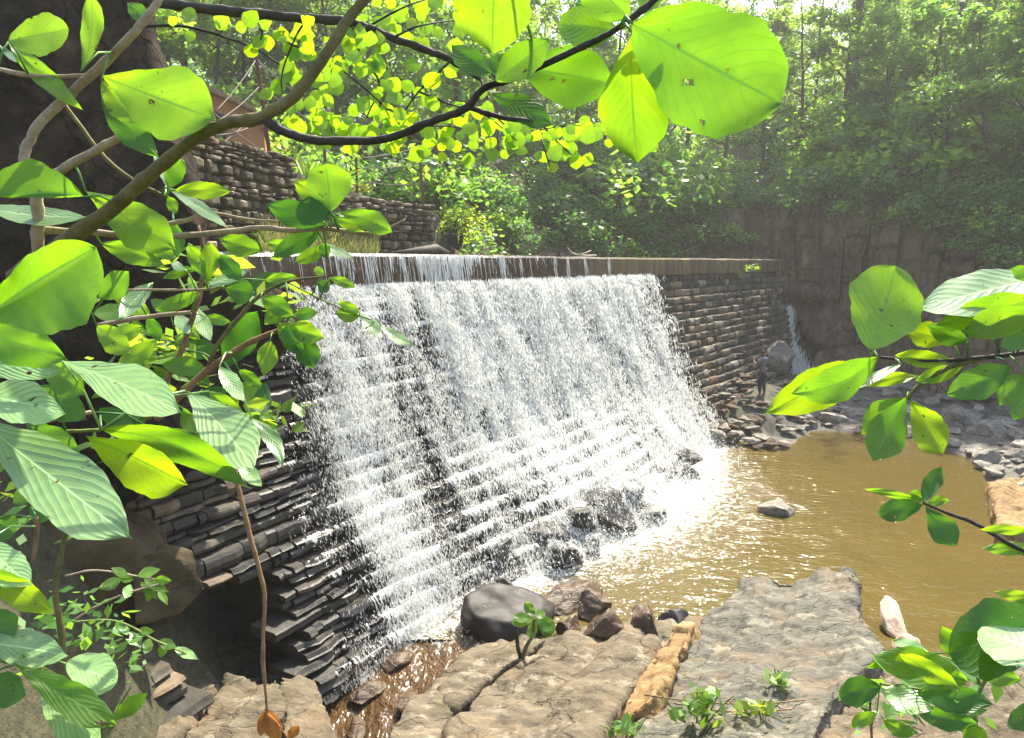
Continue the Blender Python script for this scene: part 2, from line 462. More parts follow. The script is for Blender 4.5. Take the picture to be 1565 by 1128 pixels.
M['leaf_yellow'] = leaf_mat('yellow_leaf', (0.13, 0.22, 0.02), (0.42, 0.72, 0.008), 0.58)
M['leaf_dark'] = leaf_mat('deep_green_leaf', (0.035, 0.11, 0.022), (0.16, 0.42, 0.012), 0.5)
M['leaf_dry'] = leaf_mat('dry_leaf', (0.32, 0.13, 0.03), (0.5, 0.2, 0.03), 0.4, rough=0.7, spec=0.2)
M['fol_light'] = leaf_mat('light_foliage', (0.095, 0.19, 0.045), (0.45, 0.68, 0.05), 0.5, veins=False, rough=0.45, spec=0.4)
M['fol_mid'] = leaf_mat('green_foliage', (0.085, 0.20, 0.045), (0.33, 0.60, 0.05), 0.5, veins=False, rough=0.45, spec=0.45)
M['fol_dark'] = leaf_mat('dark_foliage', (0.07, 0.155, 0.045), (0.16, 0.38, 0.045), 0.45, veins=False, rough=0.5, spec=0.4)
M['fol_bright'] = leaf_mat('bright_foliage', (0.16, 0.24, 0.035), (0.6, 0.75, 0.02), 0.55, veins=False)
M['fol_yellow'] = leaf_mat('yellow_bloom', (0.55, 0.5, 0.03), (0.7, 0.6, 0.02), 0.4, veins=False)
M['fol_grass'] = leaf_mat('dry_grass', (0.22, 0.22, 0.09), (0.35, 0.38, 0.1), 0.4, veins=False)

def wood_mat(name, c0, c1, rough=0.75, spec=0.3):
    m, nt, b = new_mat(name)
    v = coords(nt)
    n1, n2 = noise(nt, v, 18, 6, 0.65), noise(nt, v, 120, 4, 0.7)
    c = ramp(nt, math_(nt, 'ADD', math_(nt, 'MULTIPLY', n1, 0.65), math_(nt, 'MULTIPLY', n2, 0.35)), [(0.36, c0), (0.62, c1)])
    nt.links.new(c, b.inputs['Base Color'])
    b.inputs['Roughness'].default_value = rough
    b.inputs['Specular IOR Level'].default_value = spec
    nt.links.new(bump(nt, n2, 0.5, 0.004), b.inputs['Normal'])
    return m
M['bark_olive'] = wood_mat('olive_bark', (0.07, 0.06, 0.022), (0.19, 0.16, 0.06))
M['bark_pale'] = wood_mat('pale_bark', (0.22, 0.16, 0.10), (0.44, 0.35, 0.24))
M['bark_dark'] = wood_mat('dark_bark', (0.02, 0.017, 0.013), (0.07, 0.058, 0.045))
M['bark_red'] = wood_mat('reddish_bark', (0.13, 0.07, 0.035), (0.32, 0.19, 0.10))
M['bark_tree'] = wood_mat('tree_bark', (0.035, 0.03, 0.024), (0.10, 0.085, 0.07), 0.9)
M['twig_green'] = wood_mat('green_twig', (0.10, 0.14, 0.03), (0.25, 0.30, 0.08))
M['driftwood'] = wood_mat('driftwood', (0.2, 0.16, 0.12), (0.45, 0.39, 0.31))
M['steel'] = wood_mat('rusty_steel', (0.11, 0.035, 0.022), (0.2, 0.075, 0.05), 0.7)
M['wire'] = wood_mat('wire_steel', (0.09, 0.07, 0.06), (0.2, 0.16, 0.13), 0.6)
M['brickwall'] = wood_mat('brick_plaster', (0.34, 0.14, 0.06), (0.58, 0.27, 0.12), 0.9)
M['rooftile'] = wood_mat('roof_tile', (0.22, 0.12, 0.075), (0.42, 0.26, 0.16), 0.85)
M['skin'] = wood_mat('skin', (0.12, 0.06, 0.035), (0.15, 0.078, 0.048), 0.6)
M['shirt'] = wood_mat('grey_shirt', (0.12, 0.12, 0.145), (0.17, 0.17, 0.2), 0.9)
M['trousers'] = wood_mat('dark_trousers', (0.018, 0.02, 0.026), (0.035, 0.037, 0.045), 0.9)
M['hair'] = wood_mat('black_hair', (0.008, 0.007, 0.006), (0.02, 0.018, 0.016), 0.6)

# ------------------------------------------------------------------ dam geometry
CREST_Z = 5.66
SLAB = 0.56
NC = 22                                        # masonry courses
ZT = CREST_Z - SLAB
CH = (ZT + 0.35) / NC
_s = np.arange(-14, 26.01, 0.05)
def _ang(s):
    return np.radians(np.where(s < 0, 36.5 + 0.9 * s, 36.5 + 0.1 * s))
_i0 = int(np.argmin(abs(_s)))
_a = _ang(_s)
_cx = np.cumsum(np.sin(_a)) * 0.05; _cx -= _cx[_i0]
_cyy = np.cumsum(np.cos(_a)) * 0.05; _cyy += 16.7 - _cyy[_i0]
def crest(s):
    s = np.asarray(s, float)
    return np.interp(s, _s, _cx), np.interp(s, _s, _cyy), np.cos(_ang(s)), -np.sin(_ang(s))   # x, y, normal x, normal y (downstream)
def run(z, s):
    """how far the stepped face has come forward at height z"""
    v = np.clip((ZT - z) / (ZT + 0.35), 0, 1)
    mid = np.exp(-((np.asarray(s) + 0.5) / 5.0) ** 2)
    return 2.15 * v + (0.3 + 1.3 * mid) * smooth(0.5, 1.0, v)
def face(s, q, z):
    x, y, nx, ny = crest(s)
    return np.stack([x + nx * q, y + ny * q, np.broadcast_to(z, x.shape)], -1)
def course_q(k, s):
    return run(ZT - (k + 0.6) * CH, s) + 0.02 + 0.05 * fbm(np.stack([np.asarray(s, float) * 0.6, np.full(np.shape(s), k * 3.7), np.zeros(np.shape(s))], -1).reshape(-1, 3), 1, 2, 5).reshape(np.shape(s))

# ------------------------------------------------------------------ ground (one sheet, polar grid round the viewer)
foot_px = np.array([-900, -200, 0, 240, 458, 665, 720, 800, 950, 1130, 1180, 1300, 1450, 1565, 1900, 2600])
foot_r = np.array([11, 11.5, 12, 12.6, 16.4, 20.2, 24, 28, 32, 36.5, 37.0, 35, 32, 30, 28, 26])
top_z = np.array([8.0, 7.8, 7.6, 7.6, 7.5, 6.9, 6.0, 5.9, 6.1, 7.6, 8.2, 8.2, 7.0, 5.9, 5.0, 5.0])
def ppx(X, Y):
    return 782.5 + F * np.tan(np.clip(np.arctan2(X, Y), -1.2, 1.2))
pool_px = [(1060, 690), (1110, 668), (1160, 652), (1240, 656), (1310, 664), (1400, 672), (1480, 700), (1522, 745), (1530, 815), (1640, 850),
           (1640, 960), (1500, 1010), (1400, 990), (1330, 985), (1200, 1010), (1000, 1010), (850, 1010), (700, 1040), (640, 1420), (330, 1420), (460, 1020), (500, 960), (600, 900)]
POOL = np.array([list(onz(x, y, 0.0))[:2] for x, y in pool_px])
def pool_dist(X, Y):
    """distance outside the pool outline (negative inside)"""
    P = np.stack([X.ravel(), Y.ravel()], -1)
    d = np.full(len(P), 1e9); inside = np.zeros(len(P), bool)
    n = len(POOL)
    for i in range(n):
        a, b = POOL[i], POOL[(i + 1) % n]
        ab = b - a
        t = np.clip(((P - a) @ ab) / (ab @ ab), 0, 1)
        d = np.minimum(d, np.linalg.norm(P - a - t[:, None] * ab, axis=1))
        c = ((a[1] > P[:, 1]) != (b[1] > P[:, 1])) & (P[:, 0] < (b[0] - a[0]) * (P[:, 1] - a[1]) / (b[1] - a[1] + 1e-12) + a[0])
        inside ^= c
    return np.where(inside, -d, d).reshape(X.shape)
def ground_z(X, Y):
    X = np.asarray(X, float); Y = np.asarray(Y, float)
    r = np.hypot(X, Y)
    front = Y > 0.3 * np.abs(X)
    px = ppx(X, np.maximum(Y, 1e-3))
    D = r - np.interp(px, foot_px, foot_r)
    zt = np.interp(px, foot_px, top_z)
    left = smooth(760, 640, px)
    P3 = np.stack([X.ravel(), Y.ravel(), np.zeros(X.size)], -1)
    nz = fbm(P3, 0.25, 4, 3).reshape(X.shape)
    nf = fbm(P3, 1.3, 3, 8).reshape(X.shape)
    slope_r = np.where(D < 10, D * 0.5, 5 + (D - 10) * 0.10)
    slope_l = np.where(D < 7, D * 0.06, 0.42 + (D - 7) * 0.22)
    slope_l = np.where(D < 60, slope_l, 0.42 + 53 * 0.22 + (D - 60) * 0.02)
    slope_r = np.where(D < 60, slope_r, 10 + (D - 60) * 0.02)
    hill = zt + left * slope_l + (1 - left) * slope_r + nz * 0.5 * smooth(0, 6, D)
    # gorge: left of / above the dam stands the reservoir, below it the pool and its banks
    dx, dy = X, Y - 16.7
    s = dx * 0.595 + dy * 0.804
    q = dx * 0.804 - dy * 0.595 - 0.0078 * np.minimum(s, 0) ** 2
    pd = pool_dist(X, Y)
    bank = np.where(pd < 0, np.maximum(-0.9, pd * 0.6 - 0.05), pd * 0.10 + 0.02)
    bank = bank + nf * 0.07 * smooth(-0.3, 0.5, pd) + nz * 0.10
    rub = 1.0 * smooth(6.0, 10.5, s) * smooth(6.2, 2.6, q + 0.12 * np.maximum(0, 12 - s))
    bank = np.maximum(bank, np.where(s > 5.5, rub - 0.25 + nf * 0.12, -9))
    near = 4.8 * smooth(5.2, 1.2, Y + 0.12 * np.abs(X)) 
    bank = np.maximum(bank, np.where(Y < 6.5, near - 1.0, -9))
    lb = smooth(-3.0, -6.2, X + 0.25 * (Y - 8))
    bank = np.where((X < -1.5) & (Y < 13), np.maximum(bank, -0.6 + 5.2 * lb + 0.2 * nf), bank)
    res = np.where(s > 19.5, bank, 4.9)
    gorge = np.where(q < -0.7, res, bank)
    z = np.where(D < 0, gorge, hill)
    z = np.where(D < 0, z, np.maximum(z, 0))
    back = 4.1 + 0.05 * r
    return np.where(front, z, np.where(Y > 0, np.maximum(np.minimum(z, back), 0.3), np.minimum(back, 9)))
def gz(x, y):
    return float(ground_z(np.array([x]), np.array([y]))[0])
th = np.concatenate([np.linspace(-180, -62, 30), np.radians(0) + np.linspace(-60, 60, 340), np.linspace(62, 178, 30)])
th = np.radians(th)
rr = np.concatenate([[0.4], np.geomspace(1.0, 14, 60), np.arange(14.25, 48, 0.3), np.geomspace(49, 420, 36)])
TH, RR = np.meshgrid(th, rr, indexing='ij')
GX, GY = RR * np.sin(TH), RR * np.cos(TH)
GZ = ground_z(GX, GY)
nt_, nr_ = GX.shape
V = np.stack([GX, GY, GZ], -1).reshape(-1, 3)
idx = np.arange(nt_ * nr_).reshape(nt_, nr_)
nxt = np.roll(idx, -1, axis=0)
Fq = np.stack([idx[:, :-1], nxt[:, :-1], nxt[:, 1:], idx[:, 1:]], -1).reshape(-1, 4)
V = np.vstack([V, [[0, 0, 4.1]]])
me = mesh_of('ground', V, Fq.tolist() + [(int(idx[(i + 1) % nt_, 0]), int(idx[i, 0]), len(V) - 1) for i in range(nt_)])
_pd = pool_dist(V[:, 0], V[:, 1]); _px = ppx(V[:, 0], np.maximum(V[:, 1], 1e-3))
set_attr(me, 'gravel', smooth(1130, 1230, _px) * smooth(9, 5, _pd) * (V[:, 1] > 8))
g = link('ground', me, M['soil'])
tag(g, kind='structure')

# ------------------------------------------------------------------ dam: stepped masonry face under a concrete crest
def wetness(s, z):
    P = np.stack([np.asarray(s) * 1.0, np.asarray(z) * 0.5, np.zeros(np.shape(s))], -1).reshape(-1, 3)
    n = fbm(P, 0.8, 3, 21).reshape(np.shape(s))
    return smooth(-9.4, -7.6, s + 0.8 * n + 0.35 * (2.5 - z)) * smooth(8.6, 7.2, s + 0.4 * n)
V, Fc, tint, wet = [], [], [], []
rows_ = [(k, ZT - k * CH, ZT - (k + 1) * CH, 0) for k in range(NC)]
for k in range(NC):
    zs = sorted({ZT - k * CH, ZT - (k + 1) * CH, ZT - (k + random.uniform(.3, .7)) * CH}, reverse=True)
    rows_ += [(k, zs[0], zs[1], 1), (k, zs[1], zs[2], 1)] if random.random() < 0.72 else [(k, zs[0], zs[2], 1)]
for k, z1, z0, strat in rows_:
    s = -12.5 + random.uniform(0, 0.4) if strat else -4.5
    while s < (21.5 if not strat else -4.5):
        big = bool(strat)
        L = random.choice((random.uniform(0.12, 0.4), random.uniform(0.3, 0.85))) if big else random.choice((random.uniform(0.22, 0.45), random.uniform(0.4, 0.8)))
        sa, sb = s + 0.008, s + L - 0.012
        j = random.uniform(-0.05, 0.05) if not big else random.uniform(-0.04, 0.04)
        tl = random.uniform(-0.02, 0.02) 
        sl = random.uniform(-0.015, 0.015) if big else 0.0; ang = random.uniform(-0.03, 0.03) if big else 0.0
        ta = random.random() ** 1.3 if s > 7 else random.random() * 0.85
        if 7.0 < s < 10 and random.random() < 0.35: ta = random.uniform(0.7, 0.88)
        w = float(wetness(np.array([s + L / 2]), np.array([z0]))[0])
        if -10.3 < s + L / 2 < -8.5 and z0 < 1.55 - 0.25 * abs(s + L / 2 + 9.4): s += L; continue
        nseg = max(2, int(L / (0.12 if big else 0.3)))
        ss = np.linspace(sa, sb, nseg)
        qf = course_q(k, ss) + j
        top = z1 - 0.006 + random.uniform(-0.015, 0.006); bot = z0 + random.uniform(0.0, 0.02)
        prof = [(-0.5, top), (-0.03, top + tl), (0.0, top - 0.035), (0.012 + tl, (top + bot) / 2), (0.0, bot + 0.03), (-0.03, bot), (-0.5, bot)]
        base = len(V); m_ = len(prof)
        rows = []
        for i, sv in enumerate(ss):
            inset = 0.022 if i in (0, nseg - 1) else 0.0
            jz = random.uniform(-0.014, 0.014) * (0.8 if big else 1); jq = random.uniform(-0.022, 0.022) * (1.5 if big else 1)
            for (dq, zz) in prof:
                f_ = 0 if dq < -0.2 else 1
                p = face(np.array([sv]), np.array([qf[i] + dq - inset * f_ + jq * f_ + ang * (sv - s - L / 2)]), zz + jz * f_ + sl * (sv - s - L / 2) * f_)[0]
                V.append(p); tint.append(ta); wet.append(w)
        for i in range(nseg - 1):
            for e in range(m_ - 1):
                a = base + i * m_ + e
                Fc.append((a, a + 1, a + m_ + 1, a + m_))
        Fc.append(tuple(base + e for e in range(m_))[::-1])
        Fc.append(tuple(base + (nseg - 1) * m_ + e for e in range(m_)))
        s += L
me = mesh_of('masonry_face', V, Fc)
set_attr(me, 'tint', tint); set_attr(me, 'wet', wet)
dam = empty('dam', (0.0, 16.7, 0.0))
tag(dam, 'broad stepped stone dam with a concrete crest, water pouring over most of it', 'dam')
local(link('masonry_face', me, M['masonry'], shade=False), dam)
# core behind the stones
V, Fc = [], []
ss = np.arange(-13, 22.01, 0.5)
for sv in ss:
    for q, z in ((-0.9, -0.8), (-0.9, ZT), (-0.12, ZT), (0.9 if -10.6 < sv < -8.2 else 2.0, -0.8)):
        V.append(face(np.array([sv]), np.array([q]), z)[0])
for i in range(len(ss) - 1):
    for e in range(4):
        a = i * 4 + e; b_ = i * 4 + (e + 1) % 4
        Fc.append((a, b_, b_ + 4, a + 4))
Fc += [(3, 2, 1, 0), tuple(len(V) - 4 + e for e in range(4))]
me = mesh_of('core_fill', V, Fc)
set_attr(me, 'tint', [0.05] * len(V)); set_attr(me, 'wet', [0.6] * len(V))
local(link('core_fill', me, M['masonry'], shade=False), dam)
# crest slab
V, Fc, wet = [], [], []
ss = np.arange(-13, 21.6, 0.15)
prof = [(-0.95, ZT), (-0.95, CREST_Z - 0.02), (-0.2, CREST_Z), (0.08, CREST_Z), (0.13, CREST_Z - 0.05), (0.14, ZT + 0.25), (0.13, ZT + 0.003)]
for sv in ss:
    n = fbm(np.array([[sv, 0, 0]]), 1.2, 3, 4)[0] * 0.012
    w = float(smooth(-14, -6, sv) * smooth(5.5, 1.5, sv))
    w = max(0.75 if sv < 0 else 0, w)
    for e, (q, z) in enumerate(prof):
        V.append(face(np.array([sv]), np.array([q + (n if e > 2 else 0)]), z + n)[0]); wet.append(w)
m_ = len(prof)
for i in range(len(ss) - 1):
    for e in range(m_):
        a, b_ = i * m_ + e, i * m_ + (e + 1) % m_
        Fc.append((a, b_, b_ + m_, a + m_))
Fc += [tuple(range(m_))[::-1], tuple(len(V) - m_ + e for e in range(m_))]
me = mesh_of('crest_slab', V, Fc)
set_attr(me, 'wet', wet)
local(link('crest_slab', me, M['concrete'], shade=False), dam)

# ------------------------------------------------------------------ falling water
def flow(s, z):
    """how much water runs over the face at (s, z): 0 none, 1 all white"""
    v = np.clip((ZT - z) / ZT, 0, 1)
    P = np.stack([s * 1.0, v * 0.6, np.zeros(np.shape(s))], -1).reshape(-1, 3)
    st = fbm(P, 1.1, 3, 31).reshape(np.shape(s))
    P2 = np.stack([s * 0.5, v * 2.2, np.zeros(np.shape(s)) + 9], -1).reshape(-1, 3)
    pt = fbm(P2, 1.3, 3, 33).reshape(np.shape(s))
    edge_n = fbm(np.stack([s * 0 + v * 6, v, v * 0], -1).reshape(-1, 3), 1.0, 3, 37).reshape(np.shape(s)) * 0.35
    a = smooth(-7.6, -5.4, s + edge_n + 1.7 * (v - 0.15)) * smooth(8.3, 5.6, s + edge_n * 1.2)
    st2 = fbm(np.stack([s * 1.0, v * 0.35, np.zeros(np.shape(s)) + 5], -1).reshape(-1, 3), 3.6, 2, 39).reshape(np.shape(s))
    core = 0.475 + 0.15 * np.exp(-((s - 0.3 - 0.6 * v) / 4.2) ** 2) - 0.03 * smooth(-2.6, -5.5, s) * smooth(0.2, 0.45, v) + 0.08 * smooth(0.35, 0.8, v) * smooth(0, -4, s) - 0.10 * smooth(3.0, 6.5, s) * smooth(0.8, 0.5, v)
    core = core + 0.12 * smooth(0.14, 0.0, v) + 0.05 * smooth(0.6, 0.1, v) - 0.02 * smooth(0.5, 0.9, v)
    return np.clip(a * (core + 0.15 * st + 0.15 * pt + 0.14 * st2), 0, 1)
sv = np.arange(-9.6, 8.2, 0.09)
rows = []
for k in range(NC):
    z1 = ZT - k * CH
    q0 = course_q(k, sv)
    q1 = course_q(k + 1, sv) if k < NC - 1 else q0 + 0.1
    ph = fbm(np.stack([sv * 2.2, np.full_like(sv, k * 5.1), sv * 0], -1), 1, 3, 40) * 0.035
    stp = 0.75 + 0.25 * smooth(1.0, 4.0, sv)
    lump = 0.05 * fbm(np.stack([sv * 3.0, np.full_like(sv, k * 1.3), sv * 0], -1), 1, 3, 43) * (1 - stp)
    def sm(q, z): return q * stp + (1 - stp) * (run(z, sv) + 0.17 + 0.06 * smooth(-3, -5, sv) + lump)
    for q, z in ((q0 + 0.02, z1 + 0.03), (q0 + 0.075, z1 - 0.02), (q0 + 0.095, z1 - CH * 0.5), (np.minimum(q0 + 0.105, q1 + 0.03), z1 - CH * 0.86)):
        rows.append((sm(q, z) + ph, z))
V = np.stack([face(sv, q, z) for q, z in rows], 0)
nr, ns = V.shape[:2]
idx = np.arange(nr * ns).reshape(nr, ns)
Fq = np.stack([idx[:-1, :-1], idx[1:, :-1], idx[1:, 1:], idx[:-1, 1:]], -1).reshape(-1, 4)
me = mesh_of('waterfall', V.reshape(-1, 3), Fq.tolist())
zz = np.repeat([z for q, z in rows], ns); s2 = np.tile(sv, nr)
fl = flow(s2, zz)
lip = np.tile(np.repeat([0.42, 0.26, -0.13, -0.08], ns), NC) * (0.8 + 0.2 * smooth(1.0, 4.0, s2))
lip = lip * (0.25 + 1.0 * smooth(-0.6, 0.7, fbm(np.stack([s2 * 1.3, np.repeat(np.arange(NC), 4 * ns) * 2.7, s2 * 0], -1), 1.0, 3, 47)))
set_attr(me, 'flow_amount', np.where(fl > 0.02, fl - 0.07 + lip * (fl > 0.05), -1.0))
uvl = me.uv_layers.new(name='flow')
li = np.zeros(len(me.loops), np.int32); me.loops.foreach_get('vertex_index', li)
arc = np.cumsum([0] + [0.03, 0.06, CH * 0.45, CH * 0.5] * NC)[:nr]
uvv = np.stack([s2, np.repeat(arc, ns)], -1)
uvl.data.foreach_set('uv', uvv[li].astype(np.float32).ravel())
wf = link('waterfall', me, M['veil'])
tag(wf, 'white water cascading down the stepped stone face of the dam', 'waterfall', kind='stuff')

def slivers(P, A, length, width, jitter=0.35):
    """quads of given length and width along axes A at points P, turned at random"""
    n = len(P)
    A = A + rng.normal(0, jitter, (n, 3)); A /= np.linalg.norm(A, axis=1)[:, None]
    B = np.cross(A, rng.normal(0, 1, (n, 3))); B /= np.linalg.norm(B, axis=1)[:, None] + 1e-9
    a, b_ = A * (length / 2)[:, None], B * (width / 2)[:, None]
    return np.stack([P - a, P + b_ * 1.0 - a * 0.1, P + a, P - b_ + a * 0.1], 1).reshape(-1, 3)
def sample_face(n):
    out_s, out_z = [], []
    tot = 0
    while tot < n:
        s = rng.uniform(-9.5, 8.2, 200000); z = rng.uniform(-0.15, ZT + 0.02, 200000)
        f = flow(s, z)
        P = np.stack([s * 3.2, z * 1.3, s * 0], -1)
        cl = smooth(-0.5, 0.6, fbm(P, 1.0, 3, 51))
        kk = rng.uniform(0, 1, 200000) < f ** 1.5 * (0.2 + 0.8 * cl)
        out_s.append(s[kk]); out_z.append(z[kk]); tot += kk.sum()
    return np.concatenate(out_s)[:n], np.concatenate(out_z)[:n]
N = 200000
s, z = sample_face(N)
v = (ZT - z) / ZT
off = 0.12 + rng.exponential(0.06, N)
P = face(s, run(z, s) + 0.05 + off, z)
_, _, nx, ny = crest(s)
fall = np.stack([nx * 0.28, ny * 0.28, -np.ones(N)], -1)
L = rng.uniform(0.03, 0.11, N) * (0.8 + 0.5 * (rng.uniform(0, 1, N) < 0.2)); W = rng.uniform(0.006, 0.016, N)
_fac = np.linalg.norm(P[:, :2], axis=1) / 11.5
L = L * _fac ** 0.9; W = W * _fac ** 1.25
Q = [slivers(P, fall, L, W, 0.25)]
# strands over the crest
def strands(s0, s1, n, zlo=ZT - 0.02, w=(0.006, 0.02)):
    s = rng.uniform(s0, s1, n)
    zt = CREST_Z + 0.005 - np.where(rng.uniform(0, 1, n) < 0.6, 0, rng.uniform(0, 0.3, n)); zb = np.maximum(zlo, zt - rng.uniform(0.12, 0.7, n))
    ww = rng.uniform(*w, n)
    tilt = rng.normal(0.012, 0.02, n)
    a = face(s, np.full(n, 0.15), zt); b_ = face(s + ww, np.full(n, 0.153), zt); c = face(s + ww * 0.7 + tilt, np.full(n, 0.22), zb); d = face(s + ww * 0.3 + tilt, np.full(n, 0.217), zb)
    return np.stack([a, d, c, b_], 1).reshape(-1, 3)
Q.append(strands(-3.5, -1.75, 130, w=(0.008, 0.026)))
Q.append(strands(-6.0, -3.4, 22, w=(0.005, 0.016)))
Q.append(strands(-9.5, -6.0, 18, w=(0.003, 0.009)))
Q.append(strands(-1.7, 1.2, 16, w=(0.005, 0.016)))
for sc_ in (-4.9, -4.75, -3.9, 0.1, -0.7, -0.55, 1.6, 3.1, 2.2, 4.4):
    Q.append(strands(sc_ - 0.05, sc_ + 0.06, 9, w=(0.008, 0.02)))
# thin sheet slipping over the crest
sc = np.arange(-9.5, 3.6, 0.06)
amt = np.interp(sc, [-9.5, -6.2, -5.5, -3.6, -3.3, -1.9, -1.6, 0.5, 3.4], [0.22, 0.26, 0.34, 0.36, 0.55, 0.55, 0.30, 0.26, 0.12])
rws = [(-0.25, CREST_Z + 0.012), (0.06, CREST_Z + 0.012), (0.145, CREST_Z - 0.03), (0.165, CREST_Z - 0.2), (0.185, ZT + 0.2), (0.20, ZT - 0.02)]
Vc = np.stack([face(sc, np.full(sc.shape, q), z) for q, z in rws], 0)
ix = np.arange(len(rws) * len(sc)).reshape(len(rws), len(sc))
mc = mesh_of('crest_overflow', Vc.reshape(-1, 3), np.stack([ix[:-1, :-1], ix[1:, :-1], ix[1:, 1:], ix[:-1, 1:]], -1).reshape(-1, 4).tolist())
set_attr(mc, 'flow_amount', (np.array([0.1, 0.14, 0.06, 0.02, 0.0, -0.02])[:, None] + amt[None, :]).ravel())
ul = mc.uv_layers.new(name='flow'); lc = np.zeros(len(mc.loops), np.int32); mc.loops.foreach_get('vertex_index', lc)
ul.data.foreach_set('uv', np.stack([np.tile(sc, len(rws)) * 0.9, np.repeat(np.array([0, .03, .045, .07, .10, .13]) * 1.2, len(sc))], -1)[lc].astype(np.float32).ravel())
tag(link('crest_overflow', mc, M['veil']), 'thin sheet of water slipping over the left and middle of the dam crest', 'water sheet', kind='stuff')
# splashes in the pool at the foot
n = 9000
s = rng.normal(0.3, 3.6, n); s = s[(s > -6.5) & (s < 7.0)]; n = len(s)
q = run(np.zeros(n), s) + np.abs(rng.normal(0, 0.55, n)); zz = np.abs(rng.normal(0.0, 0.14, n)) + 0.01
P = face(s, q, 0.0); P[:, 2] = zz
Q.append(slivers(P, np.tile([0.2, 0.2, 0.6], (n, 1)), rng.uniform(0.03, 0.09, n), rng.uniform(0.012, 0.03, n), 0.9))
c_ = np.array([list(onz(x, y, 0.03)) for x, y in zip(rng.normal(640, 28, 2600), rng.normal(945, 17, 2600))]); c_[:, 2] += np.abs(rng.normal(0, 0.07, 2600))
Q.append(slivers(c_, np.tile([-0.3, -0.6, 0.3], (2600, 1)), rng.uniform(.03, .09, 2600), rng.uniform(.01, .025, 2600), 0.7))
me = quads_mesh('water_spray', np.vstack(Q))
sp_ = link('water_spray', me, M['drops'], shade=False)
tag(sp_, 'white droplets and thin strands of water flying off the dam face', 'spray', kind='stuff')

# ------------------------------------------------------------------ pool, reservoir, stream
def sheet(name, x0, x1, y0, y1, step, zf, mat, keep=None, attr=None):
    xs, ys = np.arange(x0, x1 + 1e-6, step), np.arange(y0, y1 + 1e-6, step)
    X, Y = np.meshgrid(xs, ys, indexing='ij')
    Z = zf(X, Y)
    idx = np.arange(X.size).reshape(X.shape)
    Fq = np.stack([idx[:-1, :-1], idx[1:, :-1], idx[1:, 1:], idx[:-1, 1:]], -1).reshape(-1, 4)
    if keep is not None:
        kp = keep(X, Y).ravel()
        Fq = Fq[kp[Fq].all(axis=1)]
    me = mesh_of(name, np.stack([X, Y, Z], -1).reshape(-1, 3), Fq.tolist())
    if attr is not None:
        set_attr(me, 'foam', attr(X, Y).ravel())
    o = link(name, me, mat)
    tag(o, kind='structure')
    return o
def dam_sq(X, Y):
    dx, dy = X, Y - 16.7
    s = dx * 0.595 + dy * 0.804
    return s, dx * 0.804 - dy * 0.595 - 0.0078 * np.minimum(s, 0) ** 2
def foam_at(X, Y):
    s, q = dam_sq(X, Y)
    d = q - run(np.zeros(X.shape), s)
    reach = np.interp(s, [-7, -3, 0, 3, 5, 7.5, 9], [0.9, 1.5, 2.7, 3.0, 2.2, 0.9, 0.3])
    f = 0.57 * np.clip(1 - d / reach, 0, 1) ** 0.7
    f = np.where(s > 8.5, 0, f)
    return np.clip(f + 0.16 * np.exp(-(d / (reach * 1.9)) ** 2), 0, 0.8)
def pool_z(X, Y):
    P = np.stack([X.ravel(), Y.ravel(), X.ravel() * 0], -1)
    return (0.012 * fbm(P, 1.6, 3, 61).reshape(X.shape) + 0.10 * np.maximum(0, foam_at(X, Y) - 0.2) * fbm(P, 2.6, 3, 63).reshape(X.shape))
sheet('pool_water', -3.2, 30, 7.7, 29, 0.1, pool_z, M['pool'], attr=foam_at, keep=lambda X, Y: (pool_dist(X, Y) < 1.2) & ~((X < -0.55) & (Y < 9.45)))
def res_keep(X, Y):
    s, q = dam_sq(X, Y)
    return (q < 0.05) & (s < 21.5) & (np.hypot(X, Y) < np.interp(ppx(X, Y), foot_px, foot_r) + 1.0)
sheet('reservoir_water', -16, 24, 5, 38, 0.5, lambda X, Y: np.full(X.shape, CREST_Z - 0.012), M['reservoir'],
      keep=lambda X, Y: res_keep(X, Y) & (dam_sq(X, Y)[1] < -0.85), attr=lambda X, Y: X * 0)
# stream running out between the rocks towards the viewer
V, st_f = [], []
cl = [(665, 925, 0.06, 120), (635, 955, 0.03, 128), (600, 995, -0.08, 135), (570, 1045, -0.2, 135), (545, 1105, -0.32, 135), (525, 1190, -0.5, 150), (500, 1300, -0.75, 180)]
cl = spline(cl, 10)
nu, nv = len(cl), 40
for i, (px, py, z, hw) in enumerate(cl):
    for j in range(nv):
        t = j / (nv - 1) * 2 - 1
        p = onz(px + hw * t * 0.93, py + hw * t * 0.33, z)
        p.z += 0.05 * vnoise(np.array([[p.x * 3, p.y * 1.6, 2.0]]))[0]
        V.append(p); st_f.append(float(np.interp(i / nu, [0, 0.22, 0.5], [0.60, 0.48, 0.34] if j < nv * 0.72 else [0.6, 0.42, 0.36])))
Fc = [(i * nv + j, (i + 1) * nv + j, (i + 1) * nv + j + 1, i * nv + j + 1) for i in range(nu - 1) for j in range(nv - 1)]
me = mesh_of('stream_water', V, Fc); set_attr(me, 'foam', st_f)
tag(link('stream_water', me, M['stream']), kind='structure')

